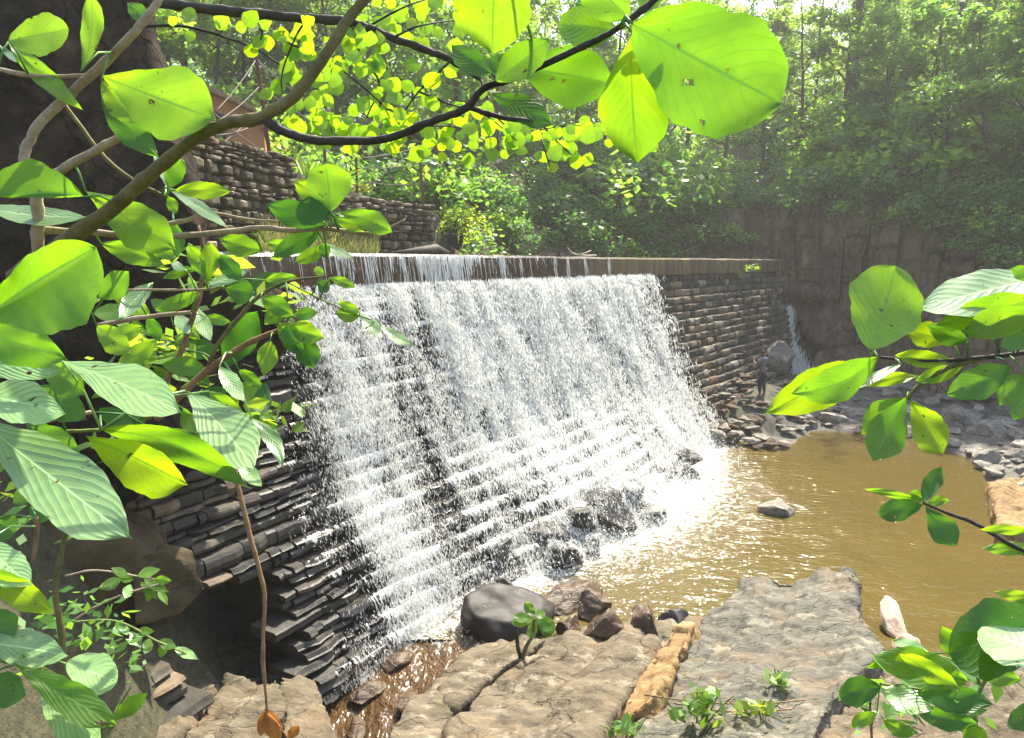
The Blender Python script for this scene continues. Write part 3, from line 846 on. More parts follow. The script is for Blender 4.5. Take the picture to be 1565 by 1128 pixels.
# ------------------------------------------------------------------ rocks
def boulder_mesh(name, size, seed, facets=14, rough=0.085, sub=4, sharp=0.62):
    bm = bmesh.new()
    bmesh.ops.create_icosphere(bm, subdivisions=sub, radius=1.0)
    P = np.array([v.co[:] for v in bm.verts])
    r_ = np.random.default_rng(seed)
    for i in range(facets):
        n = r_.normal(0, 1, 3); n /= np.linalg.norm(n)
        d = r_.uniform(sharp, 0.95)
        over = np.maximum(0, P @ n - d)
        P = P - over[:, None] * n
    nrm = P / np.linalg.norm(P, axis=1)[:, None]
    P = P + nrm * (fbm(P, 1.8, 5, seed)[:, None] * rough)
    P = P * np.asarray(size)
    for v, p in zip(bm.verts, P): v.co = p
    me = bpy.data.meshes.new(name)
    bm.to_mesh(me); bm.free()
    return me
def rock(name, px, py, z, size, mat, label, seed, rot=0.0, tilt=(0, 0), cat='rock', group=None, loc=None, d=None, sharp=0.62, facets=14):
    me = boulder_mesh(name, size, seed, sharp=sharp, facets=facets, sub=5 if max(size) > 0.35 else 4)
    o = link(name, me, M[mat], shade=False)
    for p in me.polygons: p.use_smooth = True
    o.location = loc if loc is not None else (at(px, py, d) if d else onz(px, py, z))
    o.rotation_euler = (tilt[0], tilt[1], rot)
    if label: tag(o, label, cat, group)
    return o
def slab(name, pts, thick, mat, label, seed, voxel=0.036, amp=0.05, flare=0.12, cat='rock', strata=None, taper=1.0, sm=True):
    """a rock with the given top outline [(px, py, z)], broken sides and a weathered surface"""
    top = [onz(x, y, z) for x, y, z in pts]
    c = sum(top, Vector()) / len(top)
    bm = bmesh.new()
    r_ = random.Random(seed)
    tv = [bm.verts.new(p) for p in top]
    bv = [bm.verts.new(Vector((p.x + (p.x - c.x) * flare, p.y + (p.y - c.y) * flare, p.z - thick * r_.uniform(0.9, 1.1)))) for p in top]
    n = len(tv)
    bm.faces.new(tv); bm.faces.new(bv[::-1])
    for i in range(n):
        bm.faces.new((tv[i], bv[i], bv[(i + 1) % n], tv[(i + 1) % n]))
    bmesh.ops.recalc_face_normals(bm, faces=bm.faces)
    bmesh.ops.triangulate(bm, faces=bm.faces)
    me = bpy.data.meshes.new(name); bm.to_mesh(me); bm.free()
    o = bpy.data.objects.new(name, me); scene.collection.objects.link(o)
    md = o.modifiers.new('r', 'REMESH'); md.mode = 'VOXEL'; md.voxel_size = voxel
    dg = bpy.context.evaluated_depsgraph_get()
    me2 = bpy.data.meshes.new_from_object(o.evaluated_get(dg))
    bpy.data.objects.remove(o); bpy.data.meshes.remove(me)
    me2.name = name
    nV = len(me2.vertices)
    P = np.zeros(nV * 3, np.float32); me2.vertices.foreach_get('co', P); P = P.reshape(-1, 3).astype(float)
    Nn = np.zeros(nV * 3, np.float32); me2.vertex_normals.foreach_get('vector', Nn); Nn = Nn.reshape(-1, 3)
    ax = strata or (0.5, 0.85, 0.2)
    a = np.array(ax) / np.linalg.norm(ax)
    # strata: the rock breaks into ledges along one direction
    u = P - np.outer(P @ a, a) * 0.75
    d1 = fbm(u, 2.6, 4, seed) + 0.4 * fbm(P, 1.1, 2, seed + 5)
    _x = d1 * 2.6; _f = _x - np.floor(_x); st = (np.floor(_x) + smooth(0.38, 0.62, _f)) / 2.6
    disp = amp * 2.0 * (0.7 * st + 0.3 * d1) + amp * 0.35 * fbm(P, 7, 3, seed + 9)
    # beds of different hardness stand proud of each other, with sharp edges along the bedding
    b_ = (P @ a) / 0.17 + 0.5 * fbm(P, 0.9, 3, seed + 2)
    cross_ = np.floor((P @ np.array([a[1], -a[0], 0.2])) / 0.55 + 0.6 * fbm(P, 0.8, 2, seed + 3) + 0.37 * np.floor(b_))
    hb = hash3(np.floor(b_).astype(np.int64), cross_.astype(np.int64), np.zeros(len(P), np.int64) + 3, seed)
    disp = disp + amp * 1.1 * (hb - 0.5) * (Nn[:, 2] > 0.2)
    P = P + Nn * disp[:, None]
    me2.vertices.foreach_set('co', P.astype(np.float32).ravel()); me2.update()
    o = link(name, me2, M[mat], shade=sm)
    if label: tag(o, label, cat)
    return o

slab('rock_slab', [(1300, 874, .52), (1282, 878, .50), (1258, 873, .46), (1236, 886, .42), (1212, 890, .38), (1170, 880, .30), (1135, 884, .22), (1118, 900, .20), (1100, 915, .20), (1068, 955, .22), (1052, 978, .25), (1040, 1005, .32), (1018, 1030, .40), (1000, 1065, .52), (955, 1130, .72), (930, 1190, .85), (1220, 1200, 1.25), (1262, 1090, 1.0), (1300, 1035, .82), (1322, 1020, .75), (1345, 1010, .7), (1352, 985, .64), (1318, 952, .62), (1312, 930, .60), (1308, 905, .56)],
     0.95, 'rock_grey', 'large grey weathered rock slab with pale patches, sloping to the brown pool', 3, amp=0.05, strata=(0.45, 0.85, 0.1))
slab('rock_slab', [(668, 1050, .42), (735, 1000, .36), (800, 962, .34), (835, 976, .36), (800, 1000, .40), (735, 1045, .48), (690, 1080, .5)],
     0.7, 'rock_tan', 'long narrow tan rock ledge beside the wet stream, left of the small sapling', 5, amp=0.035)
slab('rock_slab', [(738, 1052, .44), (800, 1005, .42), (835, 985, .40), (880, 968, .38), (905, 992, .40), (960, 978, .40), (1000, 978, .42), (985, 1020, .5), (945, 1075, .66), (905, 1130, .82), (880, 1190, 1.0), (650, 1190, .98), (690, 1110, .7), (705, 1085, .56)],
     0.85, 'rock_tan', 'broad tan cracked rock slab with the small sapling growing at its edge', 8, amp=0.045)
slab('rock_block', [(598, 1108, .58), (630, 1068, .50), (668, 1058, .46), (690, 1086, .52), (670, 1125, .64), (650, 1195, .9), (590, 1195, .9)],
     0.75, 'rock_tan', 'squarish tan rock block at the stream edge, at the lower end of the narrow ledge', 12, amp=0.04)
slab('rock_ledge', [(948, 1078, .68), (1003, 985, .52), (1030, 955, .48), (1062, 950, .44), (1048, 985, .56), (1000, 1062, .76), (965, 1090, .82)],
     0.7, 'rock_ochre', 'ochre split rock ledge wedged between the tan slab and the grey slab', 15, amp=0.05, voxel=0.035, strata=(0.4, 0.9, 0.1))
slab('rock_slab', [(178, 1100, .5), (232, 1032, .42), (300, 1006, .36), (335, 1035, .36), (300, 1090, .5), (240, 1160, .8), (170, 1190, .9)],
     0.8, 'rock_tan', 'sloping brown layered rock in the bottom left corner behind broad leaves', 18, amp=0.05)
slab('rock_slab', [(305, 1092, .5), (345, 1032, .42), (390, 1036, .40), (425, 1030, .38), (436, 1080, .5), (410, 1190, .9), (240, 1190, .9)],
     0.8, 'rock_tan', 'tan rock slab under the tip of the hanging dry stem', 21, amp=0.05)
slab('rock_block', [(428, 1030, .40), (470, 1032, .36), (486, 1062, .40), (505, 1130, .6), (505, 1195, .85), (425, 1195, .85), (436, 1085, .52)],
     0.85, 'rock_tan', 'upright grey brown rock block on the left edge of the wet stream', 24, amp=0.04)
slab('rock_block', [(355, 1040, .2), (368, 1000, .15), (412, 990, .15), (428, 1032, .2)], 0.6, 'rock_dark', 'dark angular rock before the black hollow at the foot of the dam', 27, amp=0.04)
slab('rock_slab', [(-40, 1110, 1.0), (20, 1062, .9), (90, 1068, .85), (100, 1110, .95), (60, 1180, 1.2), (-60, 1190, 1.2)], 0.8, 'rock_bank', 'pale pinkish rock in the very bottom left corner', 30, amp=0.04)
slab('rock_slab', [(1262, 1100, .7), (1310, 1040, .55), (1400, 1020, .5), (1520, 1030, .5), (1640, 1060, .7), (1640, 1190, 1.0), (1230, 1200, 1.05)], 0.8, 'rock_tan', 'brownish rock under the broad leaved plant in the bottom right corner', 33, amp=0.06)

slab('bedrock', [(640, 1065, .16), (740, 985, .12), (850, 960, .12), (1010, 950, .12), (1090, 930, .06), (1200, 900, .1), (1310, 940, .25), (1350, 1000, .35), (1340, 1200, .85), (620, 1200, .62)], 0.6, 'rock_tan', 'brownish bedrock showing in the cracks between the foreground slabs', 77, voxel=0.05, amp=0.05)
rock('boulder', 780, 955, 0.0, (0.86, 0.62, 0.55), 'rock_smooth', 'big smooth dark rounded boulder beside the stream, behind the sapling', 41, rot=0.1, tilt=(0, 0.25), sharp=0.62, facets=14)
rock('boulder', 868, 915, 0.05, (0.75, 0.5, 0.42), 'rock_brown', 'brown wet jagged rock behind the dark rounded boulder, edged by foam', 42, rot=0.9, sharp=0.42, facets=20)
rock('boulder', 905, 935, 0.05, (0.34, 0.3, 0.36), 'rock_brown', 'small glistening brown rock right of the dark rounded boulder', 43, sharp=0.45, facets=20)
rock('boulder', 872, 962, 0.1, (0.26, 0.22, 0.26), 'rock_brown', 'dark wet lump in the gap behind the broad tan slab', 47, rot=1.2, sharp=0.45, facets=20)
rock('boulder', 922, 965, 0.12, (0.5, 0.34, 0.42), 'rock_brown', 'angular brown block standing behind the broad tan slab', 44, rot=0.3, sharp=0.4, facets=20)
rock('boulder', 988, 965, 0.12, (0.48, 0.34, 0.36), 'rock_brown', 'squat brown block between the angular brown block and the grey slab', 45, rot=1.3, sharp=0.4, facets=20)
rock('boulder', 1035, 952, 0.02, (0.3, 0.25, 0.2), 'rock_dark', 'low black wet rock at the foam edge next to the grey slab', 46, sharp=0.45, facets=18)
rock('boulder', 660, 905, 0.15, (0.52, 0.42, 0.45), 'rock_dark', 'dark wet boulder at the foot of the falls, leftmost in the white water', 51, rot=0.5, sharp=0.5)
rock('boulder', 738, 880, 0.1, (0.26, 0.24, 0.28), 'rock_dark', 'small dark wet rock with foam all round it, below the falls', 52)
rock('boulder', 815, 825, 0.35, (0.78, 0.6, 0.55), 'rock_dark', 'dark ragged boulder halfway along the foot of the falls, water splitting over it', 53, rot=0.7, sharp=0.48, facets=20)
rock('boulder', 925, 790, 0.3, (0.95, 0.7, 0.6), 'rock_dark', 'large dark hump of rock under the right part of the falls', 54, rot=0.2, sharp=0.5, facets=18)
rock('boulder', 1005, 728, 0.25, (1.15, 0.6, 0.45), 'rock_dark', 'long dark wet ledge at the right foot of the falls', 55, rot=0.9, sharp=0.45, facets=20)
for k, (px, py, z, sz, lab) in enumerate([
    (690, 870, .25, .42, 'dark angular rock under the falls, between the leftmost boulder and a foamy rock'), (765, 850, .3, .5, 'dark wet rock just left of the ragged boulder under the falls'), (770, 905, .05, .3, 'little dark rock at the stream head, just behind the rounded boulder'),
    (860, 850, .2, .42, 'dark wet wedge of rock right of the ragged boulder under the falls'), (880, 800, .4, .5, 'dark rock high between the ragged boulder and the large hump at the falls'), (955, 745, .5, .55, 'dark wet rock above the large hump under the falls'),
    (985, 785, .15, .5, 'dark rock at the foam edge, right of the large hump under the falls'), (1040, 700, .3, .5, 'dark wet rock near the right end of the falls, above the long ledge'), (1055, 725, .1, .4, 'last dark rock at the right foot of the falls, dipping into the pool'), (905, 835, .08, .35, 'low dark rock in the foam below the large hump of the falls')]):
    rock('boulder', px, py, z, (sz * 1.25, sz * 0.85, sz * 0.75), 'rock_dark', lab, 400 + k, rot=k * 0.9, sharp=0.42, facets=20)
rock('boulder', 495, 985, 0.0, (0.55, 0.3, 0.22), 'rock_dark', 'low dark wet rock at the lower left end of the falls', 56, rot=0.6)
rock('boulder', 520, 1015, -0.05, (0.5, 0.3, 0.2), 'rock_brown', 'flat wet brown rock at the head of the stream', 57, rot=0.6)
rock('boulder', 1190, 780, 0.05, (0.44, 0.36, 0.33), 'rock_bank', 'lone grey rock sticking out of the brown pool', 58, rot=2.7, sharp=0.5)
rock('boulder', 1366, 952, 0.12, (0.17, 0.46, 0.12), 'rock_pale', 'elongated pinkish white stone leaning out of the water beside the grey slab', 59, rot=-0.15, tilt=(0.5, 0.1))
rock('boulder', 1385, 985, 0.1, (0.2, 0.2, 0.2), 'rock_pale', 'small pinkish stone at the base of the leaning white stone', 60)
slab('rock_block', [(1512, 735, .35), (1600, 722, .4), (1680, 790, .4), (1600, 818, .35), (1530, 806, .35)], 0.6, 'rock_ochre', 'flat sandstone block on the right shore of the pool', 62, amp=0.05)
rock('boulder', 45, 850, 0, (1.75, 1.3, 1.45), 'rock_boulder', 'large dull brown boulder on the left bank against the dam', 64, d=7.6, sharp=0.5, facets=22)
rock('boulder', 225, 890, 0, (0.6, 0.5, 0.42), 'rock_boulder', 'brown stone beneath the hanging creeper on the left bank', 65, d=7.7, sharp=0.42, facets=20)

# water thrown over the boulders at the foot of the falls
Q = []
for o in [x for x in scene.objects if x.name.startswith('boulder') and x.get('label', '').find('falls') >= 0 and x.get('label', '').find('end of') < 0]:
    me = o.data
    mw = Matrix.LocRotScale(o.location, o.rotation_euler, o.scale)
    C = np.array([list(mw @ v.co) for v in me.vertices]); Nn = np.array([list(mw.to_3x3() @ v.normal) for v in me.vertices])
    k = np.where((Nn[:, 2] > -0.2) & (C[:, 2] > 0))[0]
    wgt = smooth(-0.35, 0.5, fbm(C * [1, 1, .4], 2.2, 2, 91)[k]) + 0.04
    pick = rng.choice(k, 900, p=wgt / wgt.sum())
    dn = np.array([0.25, -0.2, -1.0]) - Nn[pick] * (Nn[pick] @ np.array([0.25, -0.2, -1.0]))[:, None]
    P = C[pick] + Nn[pick] * rng.uniform(0.01, 0.09, (900, 1)) + rng.normal(0, .03, (900, 3))
    Q.append(slivers(P, dn + 1e-3, rng.uniform(0.03, 0.10, 900), rng.uniform(0.01, 0.02, 900), 0.3))
o = link('boulder_splash', quads_mesh('boulder_splash', np.vstack(Q)), M['drops'], shade=False)
tag(o, 'white water splashing over the boulders at the foot of the falls', 'splash', kind='stuff')

for k, (px, py, z, sz, lab) in enumerate([(600, 1010, -.08, .22, 'wet brown stone in the middle of the stream, below its head'), (560, 1060, -.2, .26, 'larger wet brown stone in the stream beside the upright block'), (620, 1070, -.16, .17, 'small wet stone in the stream near the squarish tan block'), (545, 1112, -.3, .2, 'wet stone in the stream at the bottom edge')]):
    rock('boulder', px, py, z, (sz * 1.5, sz, sz * 0.5), 'rock_brown', lab, 450 + k, rot=0.6 + k * .4, sharp=0.45, facets=20)

# left bank: a tall shaded rock face
def crag(name, outline, d, depth, mat, label, seed, amp=0.25, voxel=0.14, cat='rock', lean=0.0):
    """a rock mass whose near face has the given outline [(px, py)], standing d metres off and depth metres thick"""
    bm = bmesh.new()
    f = [at(x, y, d) for x, y in outline]
    c = sum(f, Vector()) / len(f)
    fv = [bm.verts.new(p) for p in f]
    bv = [bm.verts.new(at(x - 25, y, d + depth)) for x, y in outline]
    n = len(f)
    bm.faces.new(fv); bm.faces.new(bv[::-1])
    for i in range(n): bm.faces.new((fv[i], bv[i], bv[(i + 1) % n], fv[(i + 1) % n]))
    bmesh.ops.recalc_face_normals(bm, faces=bm.faces)
    bmesh.ops.triangulate(bm, faces=bm.faces)
    me = bpy.data.meshes.new(name); bm.to_mesh(me); bm.free()
    o = bpy.data.objects.new(name, me); scene.collection.objects.link(o)
    md = o.modifiers.new('r', 'REMESH'); md.mode = 'VOXEL'; md.voxel_size = voxel
    me2 = bpy.data.meshes.new_from_object(o.evaluated_get(bpy.context.evaluated_depsgraph_get()))
    bpy.data.objects.remove(o); bpy.data.meshes.remove(me)
    nV = len(me2.vertices)
    P = np.zeros(nV * 3, np.float32); me2.vertices.foreach_get('co', P); P = P.reshape(-1, 3).astype(float)
    Nn = np.zeros(nV * 3, np.float32); me2.vertex_normals.foreach_get('vector', Nn); Nn = Nn.reshape(-1, 3)
    d1 = fbm(P * np.array([1, 1, 0.6]), 0.7, 5, seed)
    P = P + Nn * (amp * (0.6 * np.round(d1 * 3) / 3 + 0.4 * d1 + 0.25 * fbm(P, 3, 3, seed + 4)))[:, None]
    me2.vertices.foreach_set('co', P.astype(np.float32).ravel()); me2.update(); me2.name = name
    o = link(name, me2, M[mat])
    tag(o, label, cat)
    return o
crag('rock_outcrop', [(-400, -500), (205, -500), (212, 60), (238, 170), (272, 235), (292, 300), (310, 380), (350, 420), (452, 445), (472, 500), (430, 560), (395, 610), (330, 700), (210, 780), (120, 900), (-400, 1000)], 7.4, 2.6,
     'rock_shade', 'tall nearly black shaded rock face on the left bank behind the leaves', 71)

# right: vertical columnar cliff and the broken rocks where the side stream drops
def cliff_mesh(name, cols, mat, seed, amp=0.5):
    """cols: [(px, top py, d, bottom z)] - a jointed rock wall"""
    C = spline([(x, y, d, z) for x, y, d, z in cols], 30)
    V, Fc = [], []
    nz_ = 56
    pts_ = np.array([[at(x, y, (np.interp(x, foot_px, foot_r) - 0.8) / math.sqrt(1 + ((x - 782.5) / F) ** 2)).x, at(x, y, (np.interp(x, foot_px, foot_r) - 0.8) / math.sqrt(1 + ((x - 782.5) / F) ** 2)).y] for x, y, d, z in C])
    arc = np.concatenate([[0], np.cumsum(np.linalg.norm(np.diff(pts_, axis=0), axis=1))])
    for i, (x, y, d, zb) in enumerate(C):
        d = (np.interp(x, foot_px, foot_r) - 0.8) / math.sqrt(1 + ((x - 782.5) / F) ** 2)
        top = at(x, y, d); bot = Vector((top.x, top.y, zb))
        for j in range(nz_ + 1):
            t = j / nz_
            p = bot.lerp(top, t)
            dirv = Vector((-top.x, -top.y, 0)).normalized()
            w_ = arc[i] / 1.25 + 0.35 * vnoise(np.array([[arc[i] * 0.5, p.z * 0.25, seed]]))[0]
            c_ = math.floor(w_)
            zb_ = p.z / 2.1 + hash3(c_, 3, 7, seed) * 1.0
            r1 = hash3(c_, math.floor(zb_), 11, seed); r2 = hash3(math.floor(w_ * 2.3), math.floor(zb_ * 1.7 + .3), 5, seed)
            joint = 0.35 if (w_ - c_ < 0.09 or zb_ - math.floor(zb_) < 0.05) else 0.0
            off = amp * (0.9 * (r1 - 0.5) + 0.4 * (r2 - 0.5) - joint) + (1 - t) * 0.8 + 0.12 * fbm(np.array([p[:]]), 1.8, 4, seed + 7)[0]
            V.append(p + dirv * off)
        V.append(top + Vector((top.x, top.y, 0)).normalized() * 2.5 + Vector((0, 0, -0.1)))
    m_ = nz_ + 2
    for i in range(len(C) - 1):
        for j in range(m_ - 1):
            a = i * m_ + j
            Fc.append((a, a + m_, a + m_ + 1, a + 1))
    me = mesh_of(name, V, Fc)
    return link(name, me, M[mat])
o = cliff_mesh('cliff', [(690, 388, 24, 4.8), (760, 388, 27, 4.8), (860, 386, 30, 4.8), (980, 384, 33, 4.8), (1040, 372, 35, 4.5), (1085, 340, 36, 4.0), (1120, 322, 36, 4.0), (1165, 312, 36, 1.0), (1230, 316, 35.5, 0.3), (1290, 322, 35, 0.3), (1340, 314, 34, 0.3), (1400, 345, 33, 0.5), (1460, 368, 31.5, 0.6), (1530, 395, 30.5, 0.8), (1640, 400, 29, 0.8), (1900, 410, 27, 1)], 'rock_cliff', 81, 0.65)
o.data.polygons.foreach_set('use_smooth', [False] * len(o.data.polygons))
tag(o, 'brown columnar cliff of jointed rock on the far bank under the forest', 'cliff', kind='structure')
rock('boulder', 1180, 0, 0, (1.3, 1.1, 2.3), 'rock_cliff', 'dark shaded rock buttress at the right end of the dam crest', 82, loc=at(1186, 470, 34.0))
rock('boulder', 1180, 0, 0, (1.7, 1.0, 0.55), 'rock_cliff', 'flat jutting rock ledge above the little side waterfall', 83, loc=at(1240, 447, 33.0))
rock('boulder', 1180, 0, 0, (1.5, 1.0, 1.35), 'rock_cliff', 'dark blocky rock right of the little side waterfall', 84, loc=at(1268, 505, 32.0))
rock('boulder', 1180, 0, 0, (1.6, 1.0, 0.9), 'rock_cliff', 'low dark rock beneath the blocky one beside the side waterfall', 85, loc=at(1290, 560, 30.5))
rock('boulder', 1180, 0, 0, (0.9, 0.8, 1.4), 'rock_cliff', 'narrow dark rock left of the little side waterfall', 86, loc=at(1183, 530, 32.0))
rock('boulder', 1180, 0, 0, (0.62, 0.5, 0.75), 'rock_bank', 'pale upright rock just behind the standing person', 87, loc=at(1191, 547, 28.5), sharp=0.75)
rock('boulder', 1180, 0, 0, (0.75, 0.6, 0.42), 'rock_red', 'reddish rock that the person is standing on', 88, loc=at(1164, 622, 25.0), rot=2.5)
rock('boulder', 1180, 0, 0, (0.3, 0.25, 0.14), 'rock_ochre', 'small orange stone at the water edge below the person', 89, loc=at(1172, 644, 23.8))

# small side waterfall
n = 2600
t = rng.uniform(0, 1, n)
pxs = np.interp(t, [0, .3, .55, 1], [1206, 1203, 1206, 1226]) + rng.normal(0, 1, n) * np.interp(t, [0, .5, 1], [2.5, 6, 11])
pys = np.interp(t, [0, 1], [470, 572])
ds = np.interp(t, [0, .5, 1], [32.2, 31.4, 29.5])
P = np.array([list(at(a, b_, c)) for a, b_, c in zip(pxs, pys, ds)])
side = quads_mesh('side_waterfall', slivers(P, np.tile([0.03, -0.1, -1.0], (n, 1)), rng.uniform(0.12, 0.4, n), rng.uniform(0.02, 0.05, n), 0.15))
tag(link('side_waterfall', side, M['drops'], shade=False), 'thin bluish waterfall dropping between dark rocks beyond the dam', 'waterfall', kind='stuff')

# ------------------------------------------------------------------ loose stones
def stone_variants(n, mat, flat):
    out = []
    for i in range(n):
        me = boulder_mesh('stone', (1.0, random.uniform(0.6, 0.9), random.uniform(*flat)), 200 + i * 7 + int(flat[0] * 100), sub=3, facets=22, sharp=0.4)
        me.materials.append(M[mat]); out.append(me)
    return out
def place_stone(me, p, s, label, group, sink=0.25):
    o = bpy.data.objects.new('stone', me); scene.collection.objects.link(o)
    o.location = (p[0], p[1], p[2] + me.vertices[0].co.z * 0 + s * sink)
    o.scale = (s,) * 3
    o.rotation_euler = (random.uniform(-.25, .25), random.uniform(-.25, .25), random.uniform(0, 6.3))
    tag(o, label, 'stone', group)
    return o
dk = stone_variants(5, 'rock_bank', (0.25, 0.45))
dk2 = [m.copy() for m in dk[:3]]
for m_ in dk2: m_.materials.clear(); m_.materials.append(M['rock_cliff'])
pl = stone_variants(6, 'rock_bank', (0.45, 0.8))
for m_ in pl[:1]: m_.materials.clear(); m_.materials.append(M['rock_shore'])
for i in range(150):
    s = random.uniform(6.6, 14.5); t = random.random()
    q = run(np.array([0.0]), np.array([s]))[0] - 0.9 + t * 3.0
    p = face(np.array([s]), np.array([q]), 0.0)[0]
    z = gz(p[0], p[1])
    if z < -0.25: continue
    _q = at(1166, 600, 25.0)
    if (p[0] - _q.x * p[1] / _q.y) ** 2 < 0.35 and p[1] > 23.2: continue
    place_stone(random.choice(dk + dk2 + dk2), (p[0], p[1], max(z, 0.0) + 0.03 + max(0, 0.9 - t * 1.2) * random.random() * 0.8), random.uniform(0.18, 0.42), 'flat dark rubble stone heaped at the dry right foot of the dam', 'rubble stones at the foot of the dam')
cnt = 0
while cnt < 230:
    px, py = random.uniform(1215, 1640), random.uniform(575, 760)
    z0 = onz(px, py, 0.15)
    pd = float(pool_dist(np.array([z0.x]), np.array([z0.y]))[0])
    z = gz(z0.x, z0.y)
    if pd < 0.05 or pd > 9 or z > 3: continue
    p = (z0.x, z0.y, z)
    place_stone(random.choice(pl + dk), p, abs(random.gauss(0.16, 0.2)) + 0.12, 'pale grey stone scattered on the right bank of the pool', 'stones along the right bank', 0.1)
    cnt += 1
for k, (px, py, s, lab) in enumerate([(1283, 628, 0.62, 'large grey block standing at the far water line of the pool'), (1240, 648, 0.34, 'small grey cube shaped stone at the water line of the far shore'),
                          (1310, 640, 0.5, 'grey rounded boulder at the far water line beside the large block'), (1470, 650, 0.7, 'wide grey boulder on the right bank below the leafy branch'), (1530, 640, 0.75, 'grey boulder at the right edge of the picture above the shore')]):
    p = onz(px, py, 0.1)
    rock('boulder', 0, 0, 0, (s * 1.05, s * 0.8, s * 0.85), 'rock_bank', lab, 300 + k, loc=(p.x, p.y, 0.15), rot=k * 1.3)

# ------------------------------------------------------------------ rubble retaining walls on the left bank
def rubble_wall(name, px0, px1, ztop, zbot, label, seed, endback=True):
    r_ = random.Random(seed)
    def P(px, back=0.0):
        rad = np.interp(px, foot_px, foot_r) - 0.32 + back
        tn = (px - 782.5) / F
        d = rad / math.sqrt(1 + tn * tn)
        return Vector((tn * d, d, 0))
    a, b_ = P(px0), P(px1)
    L = (b_ - a).length; t = (b_ - a).normalized(); n = Vector((t.y, -t.x, 0))
    V, Fc, ti = [], [], []
    def stone(s0, s1, z0, z1, dirv, org, nn):
        jq = r_.uniform(-0.05, 0.06); ta = r_.random()
        base = len(V)
        nn_ = 10
        ring = []
        for layer, (ins, q) in enumerate(((0.0, -0.3), (0.0, -0.02), (0.16, 0.05 + jq), (0.5, 0.075 + jq))):
            cs, cz = (s0 + s1) / 2, (z0 + z1) / 2
            hs, hz = (s1 - s0) / 2 - 0.008, (z1 - z0) / 2 - 0.006
            for k in range(nn_):
                an = 2 * math.pi * k / nn_ + 0.3
                ca, sa = math.cos(an), math.sin(an)
                e = 0.34
                x = math.copysign(abs(ca) ** e, ca) * hs; y = math.copysign(abs(sa) ** e, sa) * hz
                jj = 1 + (ring[k] if layer else 0)
                if layer == 0: ring.append(r_.uniform(-0.30, 0.06))
                kk = (1 - ins) * (1 + ring[k])
                p = org + dirv * (cs + x * kk) + nn * q
                V.append(Vector((p.x, p.y, cz + y * kk))); ti.append(ta)
        for l in range(3):
            for k in range(nn_):
                Fc.append((base + l * nn_ + k, base + l * nn_ + (k + 1) % nn_, base + (l + 1) * nn_ + (k + 1) % nn_, base + (l + 1) * nn_ + k))
        Fc.append(tuple(base + 3 * nn_ + k for k in range(nn_)))
    for dirv, org, nn, LL in ((t, a, n, L),) + (((-n, b_, t, 1.2),) if endback else ()):
        z = zbot
        while z < ztop - 0.05:
            h = min(r_.choice((0.06, 0.09, 0.12, 0.17, 0.22)), ztop - z)
            s = 0
            while s < LL:
                w = r_.uniform(0.12, 0.48)
                dz = r_.uniform(-0.03, 0.03)
                stone(s, min(s + w, LL + 0.03), z + dz * 0.5, z + h + dz, dirv, org, nn)
                s += w
            z += h
    # mortar core
    base = len(V)
    for p in (a - n * 0.05, b_ - n * 0.05 - t * 0.05, b_ - n * 1.1 - t * 0.05, a - n * 1.1):
        for z in (zbot, ztop - 0.04): V.append(Vector((p.x, p.y, z))); ti.append(0.05)
    for k in range(4):
        i0, i1 = base + k * 2, base + ((k + 1) % 4) * 2
        Fc.append((i0, i1, i1 + 1, i0 + 1))
    Fc.append((base + 1, base + 3, base + 5, base + 7))
    me = mesh_of(name, V, Fc); set_attr(me, 'tint', ti); set_attr(me, 'wet', [0.0] * len(V))
    o = link(name, me, M['rubble_wall'], shade=False)
    tag(o, label, 'stone wall')
    return a, b_
rubble_wall('retaining_wall', 225, 458, 7.72, 5.0, 'taller rough stone retaining wall below the fence, left of the dam crest', 5)
rubble_wall('retaining_wall', 448, 664, 7.08, 5.0, 'lower rough stone retaining wall running up to the water, behind the dam crest', 6)

def on_terrace(px, back=0.1):
    rad = np.interp(px, foot_px, foot_r) + back
    tn = (px - 782.5) / F
    return rad / math.sqrt(1 + tn * tn)
# wire fence with rusty angle-iron posts
fence = empty('wire_fence', at(412, 232, on_terrace(412)))
tag(fence, 'fence of slim rusty brown posts with thin wires on top of the stone walls', 'fence')
def angle_post(p0, p1, w):
    V = []
    ax = (p1 - p0)
    for p in (p0, p1):
        for x, y in ((0, 0), (w, 0), (w, w * 0.15), (w * 0.15, w * 0.15), (w * 0.15, w), (0, w)):
            V.append(p + Vector((x - w / 2, y, 0)))
    Fc = [(k, (k + 1) % 6, 6 + (k + 1) % 6, 6 + k) for k in range(6)] + [(5, 4, 3, 2, 1, 0), (6, 7, 8, 9, 10, 11)]
    return mesh_of('post', V, Fc)
posts = []
for bx, by, tx, ty, w in ((412, 236, 391, 86, 0.085), (497, 255, 493, 168, 0.07), (647, 312, 640, 222, 0.075), (546, 296, 544, 240, 0.06), (329, 226, 326, 172, 0.06)):
    d = on_terrace(bx, 0.02)
    p0, p1 = at(bx, by, d), at(tx, ty, d)
    local(link('post', angle_post(p0, p1, w), M['steel'], shade=False), fence)
    posts.append((p0, p1))
def wire(a, b_, sag=0.06, r=0.011):
    pts = [a.lerp(b_, t) - Vector((0, 0, sag * 4 * t * (1 - t))) for t in np.linspace(0, 1, 9)]
    V, Fc = tube(pts, [r] * 9, 5)
    local(link('wire', mesh_of('wire', V, Fc), M['wire']), fence)
for (i, j) in ((4, 0), (0, 1), (1, 3), (3, 2)):
    for f in (0.35, 0.7, 0.97):
        wire(posts[i][0].lerp(posts[i][1], f), posts[j][0].lerp(posts[j][1], f))
wire(posts[4][1], posts[0][0]); wire(posts[4][0], posts[0][0].lerp(posts[0][1], 0.5)); wire(posts[1][1], posts[2][0]); wire(posts[3][0], posts[2][1]); wire(posts[0][1], posts[1][0])

